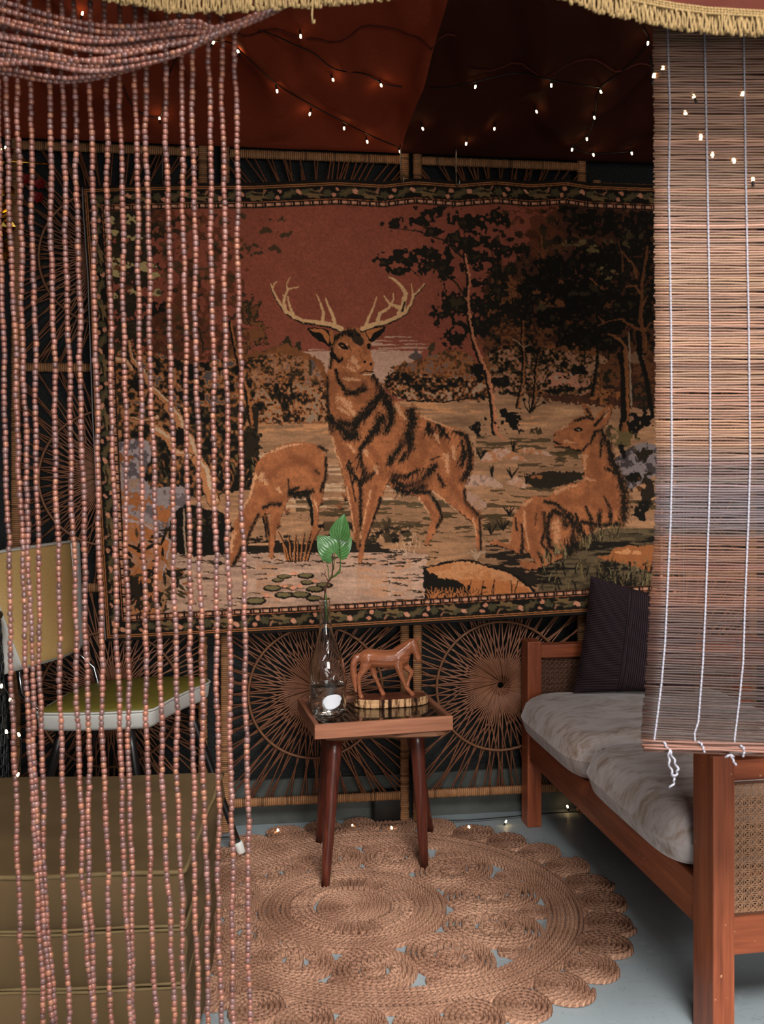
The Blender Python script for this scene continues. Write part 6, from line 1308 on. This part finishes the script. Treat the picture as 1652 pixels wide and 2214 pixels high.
# ---------------- matchstick blind ----------------
m = N('matchstick'); oi = m.n('ShaderNodeObjectInfo'); n1 = m.noise(m.coord('Object', (6, 400, 400)), 2, 5, .3); n2 = m.noise(m.coord('Object', (3, 3, 3)), 6, 3)
c = m.mix(1.0, m.mix(n1, (.55, .5, .48, 1), (1.35, 1.4, 1.45, 1)), oi.outputs['Color'], 'MULTIPLY'); c = m.mix(m.math('MULTIPLY', n2, .35), c, lin((70, 44, 34))); m.base(c, .42, .4); m.bump(n1, .4, .0006); M['stick'] = m.m
BY = 1.60
BL_ = at(1412, 62, BY); bl = wthing('stick_blind', BL_, 'roll-up blind of thin brown sticks tied with three white cords, hanging at right', 'blind')
rs_ = random.Random(12); SM = []
LEN = .40
for k in range(6):
    q = MB(); w0 = rs_.uniform(0, 6); P_ = [Vector((LEN*i/14, .0005*math.sin(i*1.3+w0), .00055*math.sin(i*.9+w0*2)+.0003*math.sin(i*2.9+w0))) for i in range(15)]
    q.tube(P_, [.00172*(1+.07*math.sin(i*1.7+w0)) for i in range(15)], 7); SM.append(q.mesh('slat', M['stick']))
XE = ([60, 300, 600, 1000, 1100, 1200, 1290, 1400, 1500, 1560, 1600], [1412, 1414, 1415, 1418, 1417, 1412, 1405, 1400, 1394, 1388, 1385])
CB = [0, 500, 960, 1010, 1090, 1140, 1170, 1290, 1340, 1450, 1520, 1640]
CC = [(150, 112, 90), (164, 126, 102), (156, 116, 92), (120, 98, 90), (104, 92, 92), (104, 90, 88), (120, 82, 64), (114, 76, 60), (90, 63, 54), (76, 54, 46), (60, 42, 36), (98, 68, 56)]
y = 40.0; k = 0
while y < 1598:
    xl = float(np.interp(y, *XE))+rs_.uniform(-2.2, 2.2); p = at(xl, y, BY)
    sl = 0 if y < 1000 else .046*((y-1000)/600)**1.4
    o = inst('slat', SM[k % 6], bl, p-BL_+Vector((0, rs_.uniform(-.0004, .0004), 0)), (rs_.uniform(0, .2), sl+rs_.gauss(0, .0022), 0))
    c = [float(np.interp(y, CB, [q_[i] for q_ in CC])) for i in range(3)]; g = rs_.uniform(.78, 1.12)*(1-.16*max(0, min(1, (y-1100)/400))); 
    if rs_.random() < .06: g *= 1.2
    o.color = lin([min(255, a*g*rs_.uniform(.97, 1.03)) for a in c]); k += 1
    y += 5.55 if rs_.random() > .035 else 7.4
for i in range(13):       # bundle of sticks tied together along the lower edge
    p = at(1394+rs_.uniform(-9, 8), 1603+(i//4)*6.4+rs_.uniform(-1.5, 1.5), BY-.004-.004*(i % 4)/1.0)
    o = inst('bottom_stick', SM[i % 6], bl, p-BL_, (0, .030+rs_.gauss(0, .006), rs_.gauss(0, .004))); g = rs_.uniform(.9, 1.15); o.color = lin((138*g, 96*g, 80*g))
M['cord_white'] = plain('white_cord', (168, 165, 174), .7, .3, nz=.05)
def cordpath(pts, step=2.6):
    out = []; ys = [p[1] for p in pts]; yv = ys[0]
    while yv < ys[-1]: out.append((float(np.interp(yv, ys, [p[0] for p in pts])), yv)); yv += step
    return out
for pts in ([(1443, 50), (1449, 240), (1446, 400), (1451, 700), (1453, 1000), (1450, 1130), (1444, 1260), (1438, 1390), (1430, 1480), (1420, 1560), (1414, 1604)], [(1523, 50), (1527, 240), (1530, 400), (1535, 700), (1536, 1000), (1532, 1130), (1526, 1300), (1520, 1430), (1510, 1560), (1502, 1585), (1503, 1612)], [(1608, 50), (1613, 400), (1619, 700), (1622, 1000), (1618, 1130), (1611, 1300), (1607, 1430), (1598, 1520), (1588, 1600), (1590, 1616)]):
    q = MB(); C_ = cordpath(pts)
    for ph in (0, math.pi):
        q.tube([at(x+1.0*math.cos(i*.85+ph), yv, BY-.0036-.0009*math.sin(i*.85+ph)) for i, (x, yv) in enumerate(C_)], .0009, 5)
    put(q, 'cord', M['cord_white'], bl)
def wig(pts, amp=2.0):
    out = []; n = len(pts)
    for i in range(n-1):
        for j in range(8):
            t = j/8; x = pts[i][0]+(pts[i+1][0]-pts[i][0])*t; yv = pts[i][1]+(pts[i+1][1]-pts[i][1])*t; out.append(at(x+amp*math.sin((i*8+j)*.95), yv, BY-.018+.002*math.cos((i*8+j)*.95)))
    return out
for P_, a in (([(1434, 1604), (1447, 1621), (1446, 1648), (1454, 1674), (1459, 1691), (1447, 1705)], 2), ([(1447, 1619), (1457, 1642), (1466, 1664), (1461, 1678), (1455, 1676)], 2), ([(1508, 1604), (1516, 1607), (1521, 1618), (1523, 1628)], 1), ([(1600, 1612), (1608, 1616), (1609, 1628), (1606, 1637)], .6), ([(1568, 1637), (1580, 1632), (1586, 1645), (1592, 1656)], 1.2), ([(1580, 1632), (1588, 1637)], .5)):
    q = MB(); q.tube(wig(P_, a), .0016, 5); put(q, 'cord_end', M['cord_white'], bl)
# string lights caught in the blind
lights('fairy_lights', 'fairy light string shining through the upper part of the stick blind', [(at(x, y, BY+.0005), True) for x, y in [(1414, 165), (1433, 149), (1500, 208), (1482, 245), (1515, 298), (1540, 336), (1587, 349), (1628, 388), (1605, 205)]], [[at(x, y, BY+.014) for x, y in [(1405, 120), (1414, 165), (1433, 149), (1482, 245), (1515, 298), (1540, 336), (1587, 349), (1628, 388), (1700, 400)]]], (.5, 1.6, 1.7), bs=.8)
# ---------------- lights on the floor ----------------
FL = [(602, 1793, .016), (762, 1784, .012), (847, 1788, .014), (1014, 1786, .012), (1093, 1774, .012), (1226, 1742, .018), (521, 1818, .014)]
lights('fairy_lights', 'fairy light string lying on the floor along the back wall', [(atz(x, y, z)-Vector((0, .01, 0)), True) for x, y, z in FL], [[atz(x, y, .010)-Vector((0, .01 if x > 900 else .0, 0)) for x, y in [(440, 1812), (480, 1810), (540, 1808), (602, 1806), (680, 1795), (760, 1790), (847, 1782), (930, 1772), (1014, 1770), (1093, 1764), (1180, 1756), (1260, 1752)]]], (0, 3.05, 0))
# dark block behind the screen posts
q = MB(); q.rbox(-.03, .085, 3.125, 3.150, .004, .105, .012, 3); T_ = wthing('black_box', (.03, 3.13, 0), 'black plastic box low on the wall behind the table', 'box'); 
q.v = [tuple(Vector((0, .0, 0))+Vector((p[0]*1.0, p[1]+.14*p[0]+.0, p[2]))) for p in q.v]; put(q, 'box_shell', M['wire'], T_)
# ---------------- left edge: black wicker, gold foil, red flowers ----------------
def wicker():
    T = wthing('wicker_basket', (-1.05, 2.50, 0), 'tall black wicker basket wound with small lights at the left edge behind the mattress', 'basket')
    q = MB(); H = .74; R0 = lambda z: .138-.022*(z/H)-.012*(z/H)**2
    for sgn in (1, -1):
        for k in range(34):
            a0 = 2*math.pi*k/34; q.tube([Vector((-1.05+(R0(z)+.0015*math.sin(z*120+k*math.pi))*math.cos(a0+sgn*z*2.2), 2.50+(R0(z)+.0015*math.sin(z*120+k*math.pi))*math.sin(a0+sgn*z*2.2), z)) for z in [H*i/30 for i in range(31)]], .0021, 4)
    for k in range(30):
        z = H*(k+.5)/30; q.tube([Vector((-1.05+(R0(z)-.002)*math.cos(a), 2.50+(R0(z)-.002)*math.sin(a), z+.0)) for a in [2*math.pi*j/32 for j in range(33)]], .0045, 4, cap=False)
    put(q, 'wicker_weave', plain('black_wicker', (40, 44, 46), .3, .6), T, kind='stuff')
    for z in (.004, H):
        q = MB(); q.tube([Vector((-1.05+R0(z)*math.cos(a), 2.50+R0(z)*math.sin(a), z+.004)) for a in [2*math.pi*j/32 for j in range(33)]], .008, 8, cap=False); put(q, 'rim', M['wire'], T)
wicker()
lights('fairy_lights', 'fairy light string trailing down the black wicker basket at the left edge', [(at(x, y, Y), True) for x, y, Y in [(3, 1484, 2.36), (22, 1513, 2.36), (14, 1583, 2.34), (41, 1589, 2.36), (38, 1676, 2.33)]], [[at(x, y, 2.37) for x, y in [(-30, 1440), (3, 1480), (22, 1512), (8, 1560), (14, 1582), (40, 1586), (46, 1620), (40, 1672)]]], (-.9, 2.36, .5))
def foil():
    T = wthing('gold_foil_garland', at(10, 330, 2.8), 'crumpled gold foil garland hanging at the upper left edge', 'garland')
    M['gold'] = plain('gold_foil', (200, 160, 70), .18, .7, 1.0, nz=.2, sc=30, bump=1.0); rn = random.Random(2)
    for s_ in range(5):
        q = MB(); x0 = -10+s_*7; y = 320; P_ = []; n = 26
        L_ = [at(x0+8*math.sin(i*.7+s_*2)+rn.uniform(-4, 4), y+i*10, 2.8+.02*math.sin(i+s_)) for i in range(n)]
        vs = []
        for i, p in enumerate(L_): a = i*.9+s_; vs += [p+Vector((.009*math.cos(a), .009*math.sin(a), 0)), p-Vector((.009*math.cos(a), .009*math.sin(a), 0)), p-Vector((.009*math.cos(a), .009*math.sin(a), 0))+Vector((.0006, .0006, 0)), p+Vector((.009*math.cos(a), .009*math.sin(a), 0))+Vector((.0006, .0006, 0))]
        q.add(vs, [(4*i+k, 4*i+(k+1) % 4, 4*i+4+(k+1) % 4, 4*i+4+k) for i in range(n-1) for k in range(4)]); put(q, 'foil_strip', M['gold'], T, False)
    T2 = wthing('curtain_rod', at(40, 350, 2.82), 'thin brass rod behind the gold foil at the upper left', 'rod')
    q = MB(); q.tube([at(-60, 346, 2.78), at(60, 351, 2.82), at(116, 356, 2.86)], .0035, 10); put(q, 'rod', M['gold'], T2)
foil()
lights('fairy_lights', 'fairy light string in the gold foil at the upper left edge', [(at(x, y, 2.74), True) for x, y in [(12, 320), (1, 322)]], [[at(x, y, 2.76) for x, y in [(-40, 300), (0, 322), (14, 322), (6, 380), (-30, 420)]]], (-1.0, 2.74, 2.0))
def flowers():
    mt = plain('dark_red_petal', (120, 24, 20), .6, .3)
    for i, (x, y) in enumerate([(60, 388), (88, 398), (84, 428)]):
        p = at(x, y, 2.98); T = wthing('red_flower', p, ['dark red paper flower, left of three beside the foil garland', 'dark red paper flower, upper right of three beside the foil garland', 'dark red paper flower, lowest of three beside the foil garland'][i], 'flower', 'dark red paper flowers')
        for k in range(7):
            a = 2*math.pi*k/7; q = MB(); q.grid(lambda u, v: p+Vector(((.004+.016*v)*math.cos(a)+(u-.5)*.016*math.sin(math.pi*min(1, v+.15))*-math.sin(a), -.006*math.sin(v*2.6)-.003*(2*u-1)**2, (.004+.016*v)*math.sin(a)+(u-.5)*.016*math.sin(math.pi*min(1, v+.15))*math.cos(a))), 4, 5); put(q, 'petal', mt, T)
        q = MB(); q.lathe([(.0005, -.004), (.005, -.002), (.006, .002), (.002, .005)], 10, p); put(q, 'flower_heart', mt, T)
flowers()
